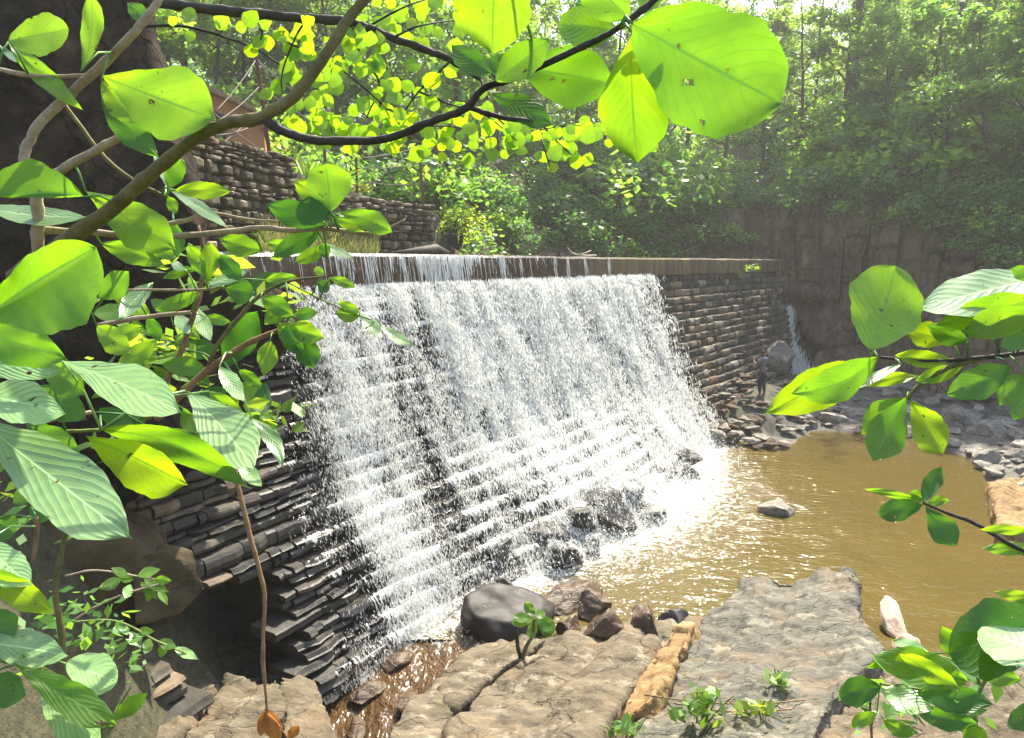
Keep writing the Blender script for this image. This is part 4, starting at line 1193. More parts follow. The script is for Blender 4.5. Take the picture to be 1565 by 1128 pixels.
# little hut above the wall
hut = empty('hut', at(350, 225, 19.0))
tag(hut, 'small orange brown hut with a scalloped tile roof edge above the stone wall', 'hut')
p = [at(x, y, 19.0) for x, y in ((285, 250), (408, 250), (402, 192), (384, 166), (311, 134), (285, 150))]
bk = Vector((-1.2, 4, 0))
V = p + [q + bk for q in p]
n = len(p)
local(link('wall', mesh_of('wall', V, [tuple(range(n))] + [(i, i + n, (i + 1) % n + n, (i + 1) % n) for i in range(n)]), M['brickwall'], shade=False), hut)
V, Fc = [], []
for (xa, ya), (xb, yb) in (((311, 134), (386, 167)), ((386, 167), (406, 200)), ((311, 134), (262, 170))):
    nk = 14 if xb > 385 and xa < 320 else 6
    for k in range(nk):
        t0, t1 = k / nk, (k + 1) / nk
        a = at(xa + (xb - xa) * t0, ya + (yb - ya) * t0 - 3, 18.75); b2 = at(xa + (xb - xa) * t1, ya + (yb - ya) * t1 - 3, 18.75)
        c = (a + b2) / 2
        base = len(V)
        for back in (Vector((0, 0, 0)), bk * 1.15):
            for m_ in range(7):
                an = math.pi * m_ / 6
                dirx = (b2 - a) / 2
                V.append(c - dirx * math.cos(an) * 1.04 + Vector((0, 0, 0.08 * math.sin(an))) + back)
            V.append(b2 + Vector((0, 0, -0.07)) + back); V.append(a + Vector((0, 0, -0.07)) + back)
        for m_ in range(9): Fc.append((base + m_, base + (m_ + 1) % 9, base + 9 + (m_ + 1) % 9, base + 9 + m_))
        Fc.append(tuple(base + m_ for m_ in range(9))[::-1])
local(link('roof', mesh_of('roof', V, Fc), M['rooftile'], shade=False), hut)
q4 = [at(x, y, 18.97) for x, y in ((322, 222), (346, 222), (346, 178), (322, 168))]
local(link('door', mesh_of('door', q4 + [q + Vector((0, -0.05, 0)) for q in q4], [(4, 5, 6, 7), (0, 1, 5, 4), (1, 2, 6, 5), (2, 3, 7, 6), (3, 0, 4, 7)]), M['bark_tree'], shade=False), hut)

# ------------------------------------------------------------------ person
def skinned(name, joints, edges, mat, sub=2, parent=None, root=0):
    me = bpy.data.meshes.new(name)
    me.from_pydata([j[0] for j in joints], edges, [])
    o = bpy.data.objects.new(name, me); scene.collection.objects.link(o)
    sk = o.modifiers.new('s', 'SKIN'); sk.use_smooth_shade = True
    for i, j in enumerate(joints):
        r_ = j[1] if isinstance(j[1], tuple) else (j[1], j[1])
        me.skin_vertices[0].data[i].radius = r_
    me.skin_vertices[0].data[root].use_root = True
    sb = o.modifiers.new('u', 'SUBSURF'); sb.levels = sb.render_levels = sub
    me2 = bpy.data.meshes.new_from_object(o.evaluated_get(bpy.context.evaluated_depsgraph_get()))
    bpy.data.objects.remove(o); me2.name = name
    return link(name, me2, mat, parent)
def make_person(loc, rz, H=1.66):
    root = empty('person', loc)
    root.rotation_euler = (0, 0, rz)
    k = H / 1.7
    def S(x, y, z): return (x * k, y * k, z * k)
    J = [(S(0, 0, .93), (.125, .10)), (S(0, .005, 1.10), (.115, .085)), (S(0, -.01, 1.28), (.13, .095)), (S(0, -.015, 1.41), (.085, .07)), (S(0, .02, 1.47), .05), (S(0, .05, 1.55), (.068, .078)), (S(0, .055, 1.64), (.072, .085)), (S(0, .05, 1.69), (.05, .055)),
         (S(-.17, -.01, 1.39), .055), (S(-.27, .12, 1.18), .042), (S(-.11, .33, 1.30), .033), (S(-.05, .37, 1.36), .03),
         (S(.17, -.01, 1.39), .055), (S(.27, .13, 1.19), .042), (S(.10, .33, 1.30), .033), (S(.04, .37, 1.36), .03),
         (S(-.10, 0, .86), .085), (S(-.13, .03, .48), .055), (S(-.15, -.02, .09), .038), (S(-.16, .12, .03), .032),
         (S(.10, 0, .86), .085), (S(.13, .03, .48), .055), (S(.14, -.02, .09), .038), (S(.17, .12, .03), .032)]
    E = [(0, 1), (1, 2), (2, 3), (3, 4), (4, 5), (5, 6), (6, 7), (3, 8), (8, 9), (9, 10), (10, 11), (3, 12), (12, 13), (13, 14), (14, 15), (0, 16), (16, 17), (17, 18), (18, 19), (0, 20), (20, 21), (21, 22), (22, 23)]
    # fingers of both hands, closed round the phone, and a nose
    for h, sg in ((11, -1), (15, 1)):
        bx = J[h][0]
        for f in range(4):
            z = bx[2] + (0.03 - 0.018 * f) * k
            J.append(((bx[0] + sg * -.015 * k, bx[1] + .035 * k, z), .009)); a = len(J) - 1
            J.append(((bx[0] - sg * .03 * k, bx[1] + (.055 - .004 * abs(f - 1)) * k, z + .004), .008))
            E += [(h, a), (a, a + 1)]
        J.append(((bx[0] - sg * .02 * k, bx[1] - .005, bx[2] + .045 * k), .01)); E.append((h, len(J) - 1))
    J.append((S(0, .145, 1.60), .012)); E.append((6, len(J) - 1))
    body = skinned('body', J, E, M['skin'], 1, root)
    SJ = [(S(0, 0, .84), (.145, .115)), (S(0, .0, .98), (.14, .11)), (S(0, .005, 1.12), (.13, .10)), (S(0, -.01, 1.29), (.145, .108)), (S(0, -.015, 1.40), (.10, .083)), (S(0, .01, 1.445), .062),
          (S(-.17, -.01, 1.39), .07), (S(-.235, .08, 1.25), .06), (S(.17, -.01, 1.39), .07), (S(.235, .09, 1.26), .06)]
    skinned('shirt', SJ, [(0, 1), (1, 2), (2, 3), (3, 4), (4, 5), (4, 6), (6, 7), (4, 8), (8, 9)], M['shirt'], 1, root)
    TJ = [(S(0, 0, .95), (.13, .105)), (S(-.10, 0, .84), .098), (S(-.13, .03, .48), .07), (S(-.15, -.01, .16), .058), (S(.10, 0, .84), .098), (S(.13, .03, .48), .07), (S(.14, -.01, .16), .058)]
    skinned('trousers', TJ, [(0, 1), (1, 2), (2, 3), (0, 4), (4, 5), (5, 6)], M['trousers'], 1, root)
    HJ = [(S(0, .015, 1.60), (.074, .07)), (S(0, .03, 1.67), (.078, .085)), (S(0, .04, 1.71), (.055, .06))]
    skinned('hair', HJ, [(0, 1), (1, 2)], M['hair'], 1, root)
    return root
pp = at(1164, 606, 25.0)
per = make_person((pp.x, pp.y, pp.z), R(38))
tag(per, 'person in a grey shirt and dark trousers standing on a reddish rock, arms raised', 'person')

# ------------------------------------------------------------------ driftwood caught on the crest
def crest_at(px, q=-0.2):
    s = np.arange(-12, 22, 0.02)
    x, y, nx, ny = crest(s)
    i = int(np.argmin(np.abs((x + nx * q) / (y + ny * q) * F + 782.5 - px)))
    return Vector((x[i] + nx[i] * q, y[i] + ny[i] * q, CREST_Z)), Vector((math.sin(_ang(s[i])), math.cos(_ang(s[i])), 0))
c, t = crest_at(882)
V, Fc = tube([c - t * 0.55 + Vector((0, 0, .24)), c - t * 0.35 + Vector((0, 0, .1)), c + Vector((0, 0, .04)), c + t * 0.5 + Vector((0, 0, .035)), c + t * 1.0 + Vector((0, 0, .06))], [.02, .035, .04, .035, .02])
tube([c - t * 0.1 + Vector((0, 0, .05)), c + t * 0.2 + Vector((0.1, 0, .11)), c + t * 0.5 + Vector((0.1, 0, .19))], [.025, .02, .012], V=V, Fc=Fc)
tag(link('driftwood', mesh_of('driftwood', V, Fc), M['driftwood']), 'bleached forked piece of driftwood lying on the dam crest', 'driftwood')
c, t = crest_at(655, -0.45)
V, Fc = tube([c - t * 1.1 + Vector((0, 0, .02)), c - t * 0.4 + Vector((0, 0, .08)), c + t * 0.3 + Vector((0, 0, .12)), c + t * 0.7 + Vector((0, 0, .05))], [.03, .09, .11, .04], wob=0.25)
tag(link('log', mesh_of('log', V, Fc), M['bark_dark']), 'dark sodden log stranded behind the dam crest below the lower stone wall', 'log')

# ------------------------------------------------------------------ foliage builders
def leaf_cards(C, size, droop=0.3, hue=None, aspect=0.55):
    """rhombic leaves, folded along the middle, at points C"""
    n = len(C)
    A = rng.normal(0, 1, (n, 3)); A[:, 2] = A[:, 2] * 0.5 - droop
    A /= np.linalg.norm(A, axis=1)[:, None]
    B = np.cross(A, rng.normal(0, 0.45, (n, 3)) + np.array([0, 0, 1.0])); B /= np.linalg.norm(B, axis=1)[:, None] + 1e-9
    L = (size * rng.uniform(0.6, 1.35, n))[:, None]
    w = L * aspect * 0.5
    V = np.stack([C - A * L * 0.5, C + B * w - A * L * 0.02, C + A * L * 0.5, C - B * w - A * L * 0.02], 1).reshape(-1, 3)
    h = rng.uniform(0, 1, n) if hue is None else np.clip(hue + rng.normal(0, 0.18, n), 0, 1)
    return V, np.repeat(h, 4)
def clumps(centers, radii, per, flat=0.7):
    out, hue = [], []
    for c, r in zip(centers, radii):
        m_ = max(3, int(per * (r ** 2)))
        d = rng.normal(0, 1, (m_, 3)); d /= np.linalg.norm(d, axis=1)[:, None]
        d *= (rng.uniform(0, 1, m_) ** 0.5)[:, None] * r
        d[:, 2] *= flat
        out.append(np.asarray(c) + d); hue.append(np.full(m_, rng.uniform(0.2, 0.8)))
    return np.vstack(out), np.concatenate(hue)
def foliage_mesh(name, C, hue, size, mat, droop=0.3, aspect=0.66):
    V, h = leaf_cards(C, size, droop, hue, aspect)
    me = quads_mesh(name, V); set_attr(me, 'hue', h)
    me.materials.append(mat)
    return me
def tree_meshes(seed, H, spread, first, nlimb, per, size, mat, lean=0.1, fork=False, r0=0.13):
    r_ = random.Random(seed)
    V, Fc = [], []
    ends = []
    stems = [(r_.uniform(-lean, lean), r_.uniform(-lean, lean))]
    if fork: stems.append((stems[0][0] + r_.choice((-1, 1)) * 0.2, stems[0][1] + 0.1))
    for si, (lx, ly) in enumerate(stems):
        pts = []
        z0 = 0 if si == 0 else first * 0.5
        for k in range(9):
            t = k / 8
            z = z0 + (H * (1 if si == 0 else 0.9) - z0) * t
            pts.append(Vector((lx * z + r_.uniform(-.12, .12) * t, ly * z + r_.uniform(-.12, .12) * t, z)))
        if si: pts[0] = Vector((stems[0][0] * z0, stems[0][1] * z0, z0))
        tube(pts, [r0 * (1 - 0.85 * k / 8) * (1 if si == 0 else .7) for k in range(9)], 6, V=V, Fc=Fc)
        for j in range(nlimb):
            t = first / H + (0.97 - first / H) * (j + r_.random()) / nlimb
            base = pts[min(8, int(t * 8))].lerp(pts[min(8, int(t * 8) + 1)], t * 8 % 1)
            an = r_.uniform(0, 6.283); ln = spread * (1.15 - 0.7 * abs(t - 0.62) / 0.5) * r_.uniform(0.6, 1.15)
            dv = Vector((math.cos(an), math.sin(an), r_.uniform(0.15, 0.75)))
            mid = base + dv * ln * 0.5 + Vector((0, 0, r_.uniform(-.1, .25)))
            end = base + dv * ln + Vector((0, 0, r_.uniform(-.2, .3)))
            rr_ = r0 * 0.42 * (1.1 - t)
            tube([base, mid, end], [rr_ + .012, rr_ * .6 + .008, .007], 4, V=V, Fc=Fc)
            ends += [(end, 1.0), (mid.lerp(end, 0.5), .85), (mid, .6)]
            for q in range(2):
                e2 = mid.lerp(end, r_.uniform(.2, .9)) + Vector((r_.uniform(-1, 1), r_.uniform(-1, 1), r_.uniform(-.3, .6))) * ln * 0.35
                tube([mid, e2], [rr_ * .4 + .005, .005], 3, V=V, Fc=Fc)
                ends.append((e2, .85))
    trunk = mesh_of('trunk', V, Fc); trunk.materials.append(M['bark_tree'])
    trunk.polygons.foreach_set('use_smooth', [True] * len(trunk.polygons))
    cs = [list(e[0]) for e in ends]; rs = [e[1] * r_.uniform(0.35, 0.75) * spread / 2.2 for e in ends]
    C, hue = clumps(cs, rs, per)
    crown = foliage_mesh('crown', C, hue, size, mat)
    return trunk, crown
def put_tree(ms, loc, s, rz, label, group=None, cat='tree', name='tree'):
    root = empty(name, loc); root.scale = (s,) * 3; root.rotation_euler = (0, 0, rz)
    tag(root, label, cat, group)
    for nm, me in zip(('trunk', 'crown'), ms):
        o = bpy.data.objects.new(nm, me); scene.collection.objects.link(o); o.parent = root
    return root
TV = [tree_meshes(11, 11, 2.7, 2.2, 16, 130, 0.28, M['fol_mid'], fork=True), tree_meshes(12, 12.5, 2.5, 2.5, 17, 130, 0.27, M['fol_light'], lean=.06),
      tree_meshes(13, 9.5, 2.6, 2.2, 12, 120, 0.27, M['fol_light']), tree_meshes(14, 13, 2.6, 3.5, 16, 110, 0.26, M['fol_light'], fork=True, lean=.13),
      tree_meshes(15, 7.0, 2.6, 0.8, 15, 150, 0.27, M['fol_mid']), tree_meshes(16, 11.5, 2.6, 2.2, 16, 100, 0.25, M['fol_light'], lean=.15)]
def hill_pt(px, D):
    rad = np.interp(px, foot_px, foot_r) + D
    tn = (px - 782.5) / F
    d = rad / math.sqrt(1 + tn * tn)
    return Vector((tn * d, d, gz(tn * d, d) - 0.1))
labs = ['slender tree with a sparse light green crown in the forest on the hillside', 'bushy dark green tree in the forest on the hillside']
for i in range(64):                                         # forest behind the dam and above the cliff
    px = 690 + (1720 - 690) * ((i * 0.618) % 1); D = [4, 7, 10, 14, 18, 24, 31, 40][i % 8] + random.uniform(-1.2, 1.2)
    v = [4, 2, 2, 0, 1, 3, 5, 3][i % 8] if D < 9 else random.choice((0, 1, 1, 3, 5, 2))
    p = hill_pt(px, D)
    put_tree(TV[v], p, random.uniform(0.8, 1.15), random.uniform(0, 6.3), labs[1] if v in (2, 4) else labs[0], 'trees of the hillside forest')
for i in range(30):                                         # trees on the left behind the hut and fence
    px = 190 + 560 * ((i * 0.618) % 1); D = [12, 17, 23, 30, 38][i % 5] + random.uniform(-2, 2)
    v = random.choice((0, 1, 2, 5, 3))
    if 220 < px < 460: D = max(D, 18)
    put_tree(TV[v], hill_pt(px, D), random.uniform(0.75, 1.0), random.uniform(0, 6.3), 'tree with a sunlit light green crown beyond the fence and hut', 'trees beyond the fence')
big = tree_meshes(31, 13.5, 2.8, 4.2, 16, 34, 0.19, M['fol_mid'], fork=True, lean=.05, r0=.24)
put_tree(big, hill_pt(1277, 7.5), 1.0, 0.6, 'tall dark forked tree with bare spreading limbs above the cliff, standing out against the sky')
big2 = tree_meshes(37, 12.5, 2.0, 5.2, 12, 50, 0.19, M['fol_light'], lean=.04, r0=.2)
put_tree(big2, hill_pt(1430, 9), 1.0, 2.6, 'tall straight trunked tree right of the dark forked one above the cliff')

def shrub_mesh(seed, R_, n_cl, per, size, mat, flat=0.8):
    r_ = np.random.default_rng(seed)
    d = r_.normal(0, 1, (n_cl, 3)); d /= np.linalg.norm(d, axis=1)[:, None]
    c = d * R_ * r_.uniform(0.35, 1, (n_cl, 1)) ** 0.5; c[:, 2] = np.abs(c[:, 2]) * flat + 0.15 * R_
    C, hue = clumps(c, r_.uniform(0.25, 0.45, n_cl) * R_, per / R_ ** 2)
    fol = foliage_mesh('foliage', C, hue, size, mat)
    V, Fc = [], []
    for i in range(0, n_cl, 2):
        tube([(0, 0, -0.2), (c[i] * 0.5 + [0, 0, .1]).tolist(), c[i].tolist()], [.03 * R_, .018 * R_, .006], 4, V=V, Fc=Fc)
    st = mesh_of('stem', V, Fc); st.materials.append(M['bark_tree'])
    return st, fol
def put_shrub(ms, loc, s, label, group=None):
    root = empty('shrub', loc); root.scale = (s,) * 3; root.rotation_euler = (0, 0, random.uniform(0, 6.3))
    tag(root, label, 'shrub', group)
    for nm, me in zip(('stem', 'foliage'), ms):
        o = bpy.data.objects.new(nm, me); scene.collection.objects.link(o); o.parent = root
    return root
SH = [shrub_mesh(1, 1.3, 26, 150, 0.2, M['fol_mid']), shrub_mesh(2, 1.3, 26, 150, 0.2, M['fol_dark']), shrub_mesh(3, 1.3, 24, 140, 0.19, M['fol_light'])]
for i in range(58):
    px = 680 + (1690 - 680) * ((i * 0.618 + .2) % 1); D = [0.2, 1.4, 2.8, 4.5, 6.5][i % 5] + random.uniform(-.4, .4)
    p = hill_pt(px, max(0.3, D))
    put_shrub(SH[1 if random.random() < 0.5 else (0 if random.random() < .75 else 2)], p, random.uniform(0.7, 1.25), 'dense green shrub on the shaded slope under the forest trees', 'shrubs on the far slope')
for i in range(110):                                       # taller bushes filling the wood between the trunks
    px = 640 + (1760 - 640) * ((i * 0.618 + .37) % 1); D = [3, 6, 9, 12, 16, 21, 27][i % 7] + random.uniform(-1.5, 1.5)
    put_shrub(random.choice((SH[0], SH[2], SH[0], SH[1])), hill_pt(px, D), random.uniform(1.3, 2.3), 'tall leafy bush between the tree trunks of the hillside forest', 'bushes between the forest trees')
for i in range(40):
    px = 180 + 520 * ((i * 0.618 + .11) % 1); D = [5, 8, 11, 15, 20][i % 5] + random.uniform(-1, 1)
    if 230 < px < 450: D = max(D, 14)
    put_shrub(random.choice((SH[0], SH[2])), hill_pt(px, D), random.uniform(1.0, 1.9), 'light green bush behind the fence and the hut', 'bushes beyond the fence')
for i, px in enumerate((720, 790, 850, 900, 955, 1000, 1040, 1075, 1105, 1215, 1290, 1345, 1375, 1420, 1455, 1490, 1520, 1550)):
    put_shrub(SH[i % 2], hill_pt(px, 0.1) + Vector((0, -0.6, -0.5 - 0.3 * (i % 3))), random.uniform(0.7, 1.1), 'dark green shrub hanging over the edge of the far bank', 'shrubs overhanging the far bank')
sb = shrub_mesh(9, 1.2, 34, 300, 0.12, M['fol_bright'])
p = at(700, 372, 21.3); put_shrub(sb, p, 0.95, 'bright yellow green bush at the end of the lower stone wall')
p = at(672, 300, 22.3); put_shrub(shrub_mesh(10, 1.1, 28, 260, 0.12, M['fol_light']), p, 0.85, 'pale green bush behind the fence post at the wall corner')
sv_ = shrub_mesh(12, 0.9, 10, 90, 0.2, M['fol_light'])
p = at(1330, 372, 32.2); put_shrub(sv_, p, 1.0, 'lone leafy shrub growing out of the cliff face')
p = at(1140, 424, 28.5); put_shrub(shrub_mesh(14, 0.7, 12, 100, 0.12, M['fol_light']), p, 0.8, 'small green shrub sprouting from the dam just under its crest')
p = at(1215, 250, 37.5); put_shrub(shrub_mesh(15, 1.3, 20, 200, 0.15, M['fol_bright']), p, 0.6, 'pale shiny leaved bush catching the light on the slope above the cliff')
p = at(552, 296, on_terrace(552, .5)); put_shrub(shrub_mesh(16, 0.5, 14, 120, 0.06, M['fol_yellow']), p, 0.6, 'small bright yellow flowering bush on top of the lower wall')
p = at(425, 236, on_terrace(425, .4)); put_shrub(shrub_mesh(17, 0.5, 12, 110, 0.06, M['fol_yellow']), p, 0.55, 'yellow flowering bush at the foot of the tallest fence post')
for px, py, lab in ((472, 285, 'spiky leaved green plant beside the end of the taller wall'), (512, 290, 'spiky leaved green plant between the two middle fence posts')):
    V, Fc = [], []
    o_ = at(px, py, on_terrace(px, 0.3))
    root = empty('plant', o_); tag(root, lab, 'plant')
    C = []
    for k in range(60):
        an, el = random.uniform(0, 6.3), random.uniform(0.2, 1.4)
        dv = Vector((math.cos(an) * math.cos(el), math.sin(an) * math.cos(el), math.sin(el))) * random.uniform(.5, .95)
        sd = dv.cross(Vector((0, 0, 1))).normalized() * 0.03
        V += [-sd + Vector((0, 0, .05)), sd + Vector((0, 0, .05)), dv * .6 + sd * 1.2, dv * .6 - sd * 1.2, dv - Vector((0, 0, .12))]
        b0 = len(V) - 5
        Fc += [(b0, b0 + 1, b0 + 2, b0 + 3), (b0 + 3, b0 + 2, b0 + 4)]
    me = mesh_of('fronds', V, Fc); set_attr(me, 'hue', np.repeat(rng.uniform(0, 1, 60), 5))
    link('fronds', me, M['fol_light'], root)
# brown earth bank behind the fence
crag('earth_bank', [(505, 235), (530, 205), (575, 188), (640, 200), (690, 240), (700, 330), (500, 330)], 25.0, 2.0, 'soil', 'grey brown bare earth bank behind the fence posts', 91, amp=0.3, cat='bank')

# undergrowth over the hillside
n = 80000
px = rng.uniform(640, 1760, n); D = rng.exponential(5.5, n) - 0.1
rad = np.interp(px, foot_px, foot_r) + D
tn = (px - 782.5) / F
d = rad / np.sqrt(1 + tn * tn)
X, Y = tn * d, d
cl = fbm(np.stack([X, Y, X * 0], -1), 0.55, 3, 71)
hgt = np.clip(0.5 + 0.9 * cl, 0.05, 2.0)
keep = (cl > -0.1) & (D > 0.15 + 0.5 * rng.uniform(0, 1, n))
Z = ground_z(X, np.maximum(Y, 0.1)) + hgt * rng.uniform(0, 1, n) ** 0.6 - np.where(D < 0.5, rng.uniform(0, 0.8, n), 0)
C = np.stack([X, Y, Z], -1)[keep]
me = foliage_mesh('undergrowth', C, np.clip(0.5 + 0.5 * cl[keep], 0, 1), 0.15, M['fol_mid'])
o = bpy.data.objects.new('undergrowth', me); scene.collection.objects.link(o)
tag(o, 'mixed green undergrowth covering the shaded slope under the trees', 'undergrowth', kind='stuff')
# far woods closing the view beyond the hill
n = 110000
px = rng.uniform(-500, 2200, n); rad = rng.uniform(75, 100, n)
tn = (px - 782.5) / F; d = rad / np.sqrt(1 + tn * tn); X, Y = tn * d, d
hh = 13 + 5 * fbm(np.stack([X, Y, X * 0], -1), 0.12, 3, 73)
C = np.stack([X, Y, ground_z(X, Y) + rng.uniform(0, 1, n) ** 0.8 * np.maximum(hh, 2)], -1)
me = foliage_mesh('far_woods', C, None, 0.7, M['fol_mid'])
o = bpy.data.objects.new('far_woods', me); scene.collection.objects.link(o)
tag(o, 'far off woods closing the view beyond the hillside', 'woods', kind='stuff')
# grass and herbs on the left bank and wall foot
n = 2600
px = rng.uniform(400, 580, n); q = rng.uniform(0.05, 0.9, n)
rad = np.interp(px, foot_px, foot_r) - 0.35 - q
tn = (px - 782.5) / F; d = rad / np.sqrt(1 + tn * tn)
P = np.stack([tn * d, d, CREST_Z + rng.uniform(0, 1, n) * (1.0 - q)], -1)
me = quads_mesh('grass', slivers(P, np.stack([rng.normal(0.2, .4, n), rng.normal(-.2, .3, n), np.ones(n)], -1), rng.uniform(.2, .6, n), rng.uniform(.01, .025, n), 0.2)); set_attr(me, 'hue', np.repeat(rng.uniform(0, 1, n), 4))
o = link('grass', me, M['fol_grass'], shade=False); tag(o, 'dry grass hanging at the foot of the stone walls', 'grass', kind='stuff')

# ------------------------------------------------------------------ thin haze volume, added mostly to stand in for lens glare
hz = bpy.data.meshes.new('haze')
bm = bmesh.new(); bmesh.ops.create_cube(bm, size=1.0); bm.to_mesh(hz); bm.free()
m = bpy.data.materials.new('glare_haze'); m.use_nodes = True
nt = m.node_tree; nt.nodes.remove(nt.nodes['Principled BSDF'])
pv = nt.nodes.new('ShaderNodeVolumePrincipled')
pv.inputs['Color'].default_value = (1.0, 0.98, 0.93, 1)
pv.inputs['Density'].default_value = 0.00125
pv.inputs['Anisotropy'].default_value = 0.34
nt.links.new(pv.outputs[0], nt.nodes['Material Output'].inputs['Volume'])
o = link('haze', hz, m, shade=False)
o.scale = (900, 900, 50); o.location = (0, 0, -2.5 + 25)
tag(o, 'thin haze added over the valley, mostly standing in for lens glare', 'haze', kind='stuff')

# ------------------------------------------------------------------ foreground plants
def px_tube(name, rows, mat, parent=None, n=8, sub=6):
    """rows: (px, py, depth, radius px) - a stem grown through these points"""
    S_ = spline([(*at(x, y, d), r * d / F) for x, y, d, r in rows], sub)
    ph_ = random.uniform(0, 6)
    V, Fc = tube([(Vector(r[:3]) + Vector((random.gauss(0, .06), random.gauss(0, .06), random.gauss(0, .06))) * r[3]) for r in S_], [max(0.0008, r[3] * 0.86 * (1 + 0.035 * math.sin(i * 1.7 + ph_) + (0.14 if i % 9 == 4 else 0))) for i, r in enumerate(S_)], n, wob=0.07)
    me = mesh_of(name, V, Fc)
    return link(name, me, mat, parent)
STEMS = []
def leaf_blade(b, t, hl, hr, d, g=0.3, gx=0.0, kind='e', bend=0.0, fold=0.12, droop=0.10, wave=0.02, seed=0, nu=26, nv=14, stalk=None):
    """a leaf whose midrib runs from photo pixel b to t; hl / hr are its half widths, d its distance, g and gx how its plane leans away"""
    b, t = np.array(b, float), np.array(t, float)
    ax = t - b; L = np.linalg.norm(ax); ax /= L
    sd = np.array([ax[1], -ax[0]])
    c = (b + t) / 2
    r_ = np.random.default_rng(seed)
    ph = r_.uniform(0, 6.28, 4)
    V, UV = [], []
    Lm = L * d / F
    for i in range(nu + 1):
        u = i / nu
        if kind == 'o': w = math.sin(math.pi * min(1, u ** 1.45)) ** 0.72
        elif kind == 'r': w = math.sin(math.pi * u ** 1.1) ** 0.55
        elif kind == 'l': w = math.sin(math.pi * u ** 0.85) ** 0.95
        else: w = math.sin(math.pi * u) ** 0.75
        if u > 0.93: w = w * (1 - 0.25 * (u - 0.93) / 0.07)
        for j in range(nv + 1):
            v = j / nv * 2 - 1
            hw = (hr if v > 0 else hl)
            edge = 1 + 0.06 * math.sin(u * 7 + ph[0] + v) + 0.04 * math.sin(u * 19 + ph[1] + v * 2) + 0.02 * math.sin(u * 47 + ph[3] + v)
            p = b + ax * L * u + sd * (-v) * 0 + (sd * -1) * v * hw * w * edge + sd * bend * L * 4 * u * (1 - u) + ax * abs(v) * hw * w * 0.10
            o = g * (c[1] - p[1]) / F * d + gx * (p[0] - c[0]) / F * d
            o -= fold * abs(v) * w * (hl + hr) / 2 * d / F
            o -= droop * Lm * (u - 0.35) ** 2 * 1.3
            o += wave * Lm * (math.sin(u * 11 + ph[2] + 2 * v) * abs(v) + 0.14 * math.sin(2 * math.pi * (u * 9 - abs(v) ** 1.25 * 3.4)) * (0.3 + 0.0 * v))
            if u > 0.9 and kind != 'r': p = p + ax * L * 0.05 * ((u - 0.9) / 0.1) ** 2 * (1 - abs(v) * 0.5)
            V.append(at(p[0], p[1], d + o)); UV.append((u, v))
    Fc = []
    for i in range(nu):
        for j in range(nv):
            a = i * (nv + 1) + j
            Fc.append((a, a + nv + 1, a + nv + 2, a + 1))
    return V, Fc, UV
def add_leaf(parent, b, t, h, d, mat='leaf', g=0.3, gx=0.0, kind='e', hl=None, hr=None, bend=0.0, fold=0.12, droop=0.1, label=None, stalk=True, torn=0.0):
    seed = int(b[0] * 7 + t[1] * 13 + h) & 0xffff
    V, Fc, UV = leaf_blade(b, t, hl or h, hr or h, d, g, gx, kind, bend + random.uniform(-.03, .03), fold * random.uniform(.6, 1.8), droop * random.uniform(.6, 2.6), 0.022, seed)
    if False:                                            # insect-eaten edge
        C = np.array([v[:] for v in V]); keep = []
        nn = fbm(C, 34.0, 2, seed)
        for f in Fc:
            uu = UV[f[0]]
            if not (abs(uu[1]) > 0.55 and nn[f[0]] > 0.75 - torn): keep.append(f)
        Fc = keep
    if stalk and STEMS:
        base = V[6]
        best = min(((p - base).length, k) for k, p in enumerate(STEMS))
        if 0.004 < best[0] < 0.22:
            tgt = STEMS[best[1]]
            n0 = len(V)
            mid = base.lerp(tgt, 0.5) + Vector((0, 0, 0.12 * best[0]))
            tube([base, mid, tgt], [0.0016, 0.0019, 0.0024], 5, V=V, Fc=Fc)
            UV += [(0.0, 0.0)] * (len(V) - n0)
    me = mesh_of('leaf', V, Fc)
    uvl = me.uv_layers.new(name='blade')
    li = np.zeros(len(me.loops), np.int32); me.loops.foreach_get('vertex_index', li)
    uvl.data.foreach_set('uv', np.array(UV, np.float32)[li].ravel())
    o = link('leaf', me, M[mat], parent)
    if label: o['label'] = label
    return o
def stems_of(parent, specs, name='branch'):
    for rows, mat in specs:
        px_tube(name, rows, M[mat], parent)
        S_ = spline([tuple(at(x, y, d)) for x, y, d, r in rows], 10)
        STEMS.extend(Vector(p) for p in S_)
def plant(name, label, cat, base):
    STEMS.clear()
    o = empty(name, (0, 0, 0)); tag(o, label, cat)
    return o
def leaflets(parent, spec, mat, name='foliage', size=None, droop=0.3):
    """clusters of small pointed leaves: (px, py, spread px, n, depth, leaf length px)"""
    Vs, hs = [], []
    for px, py, sx, sy, n, d, ln in spec:
        x, y = rng.normal(px, sx, n), rng.normal(py, sy, n)
        dd = d + rng.normal(0, 0.06 * d ** 0.5, n)
        C = np.array([list(at(a, b_, c)) for a, b_, c in zip(x, y, dd)])
        V, h = leaf_cards(C, ln * d / F, droop, None, 0.5)
        Vs.append(V); hs.append(h)
    me = quads_mesh(name, np.vstack(Vs)); set_attr(me, 'hue', np.concatenate(hs))
    return link(name, me, M[mat], parent)

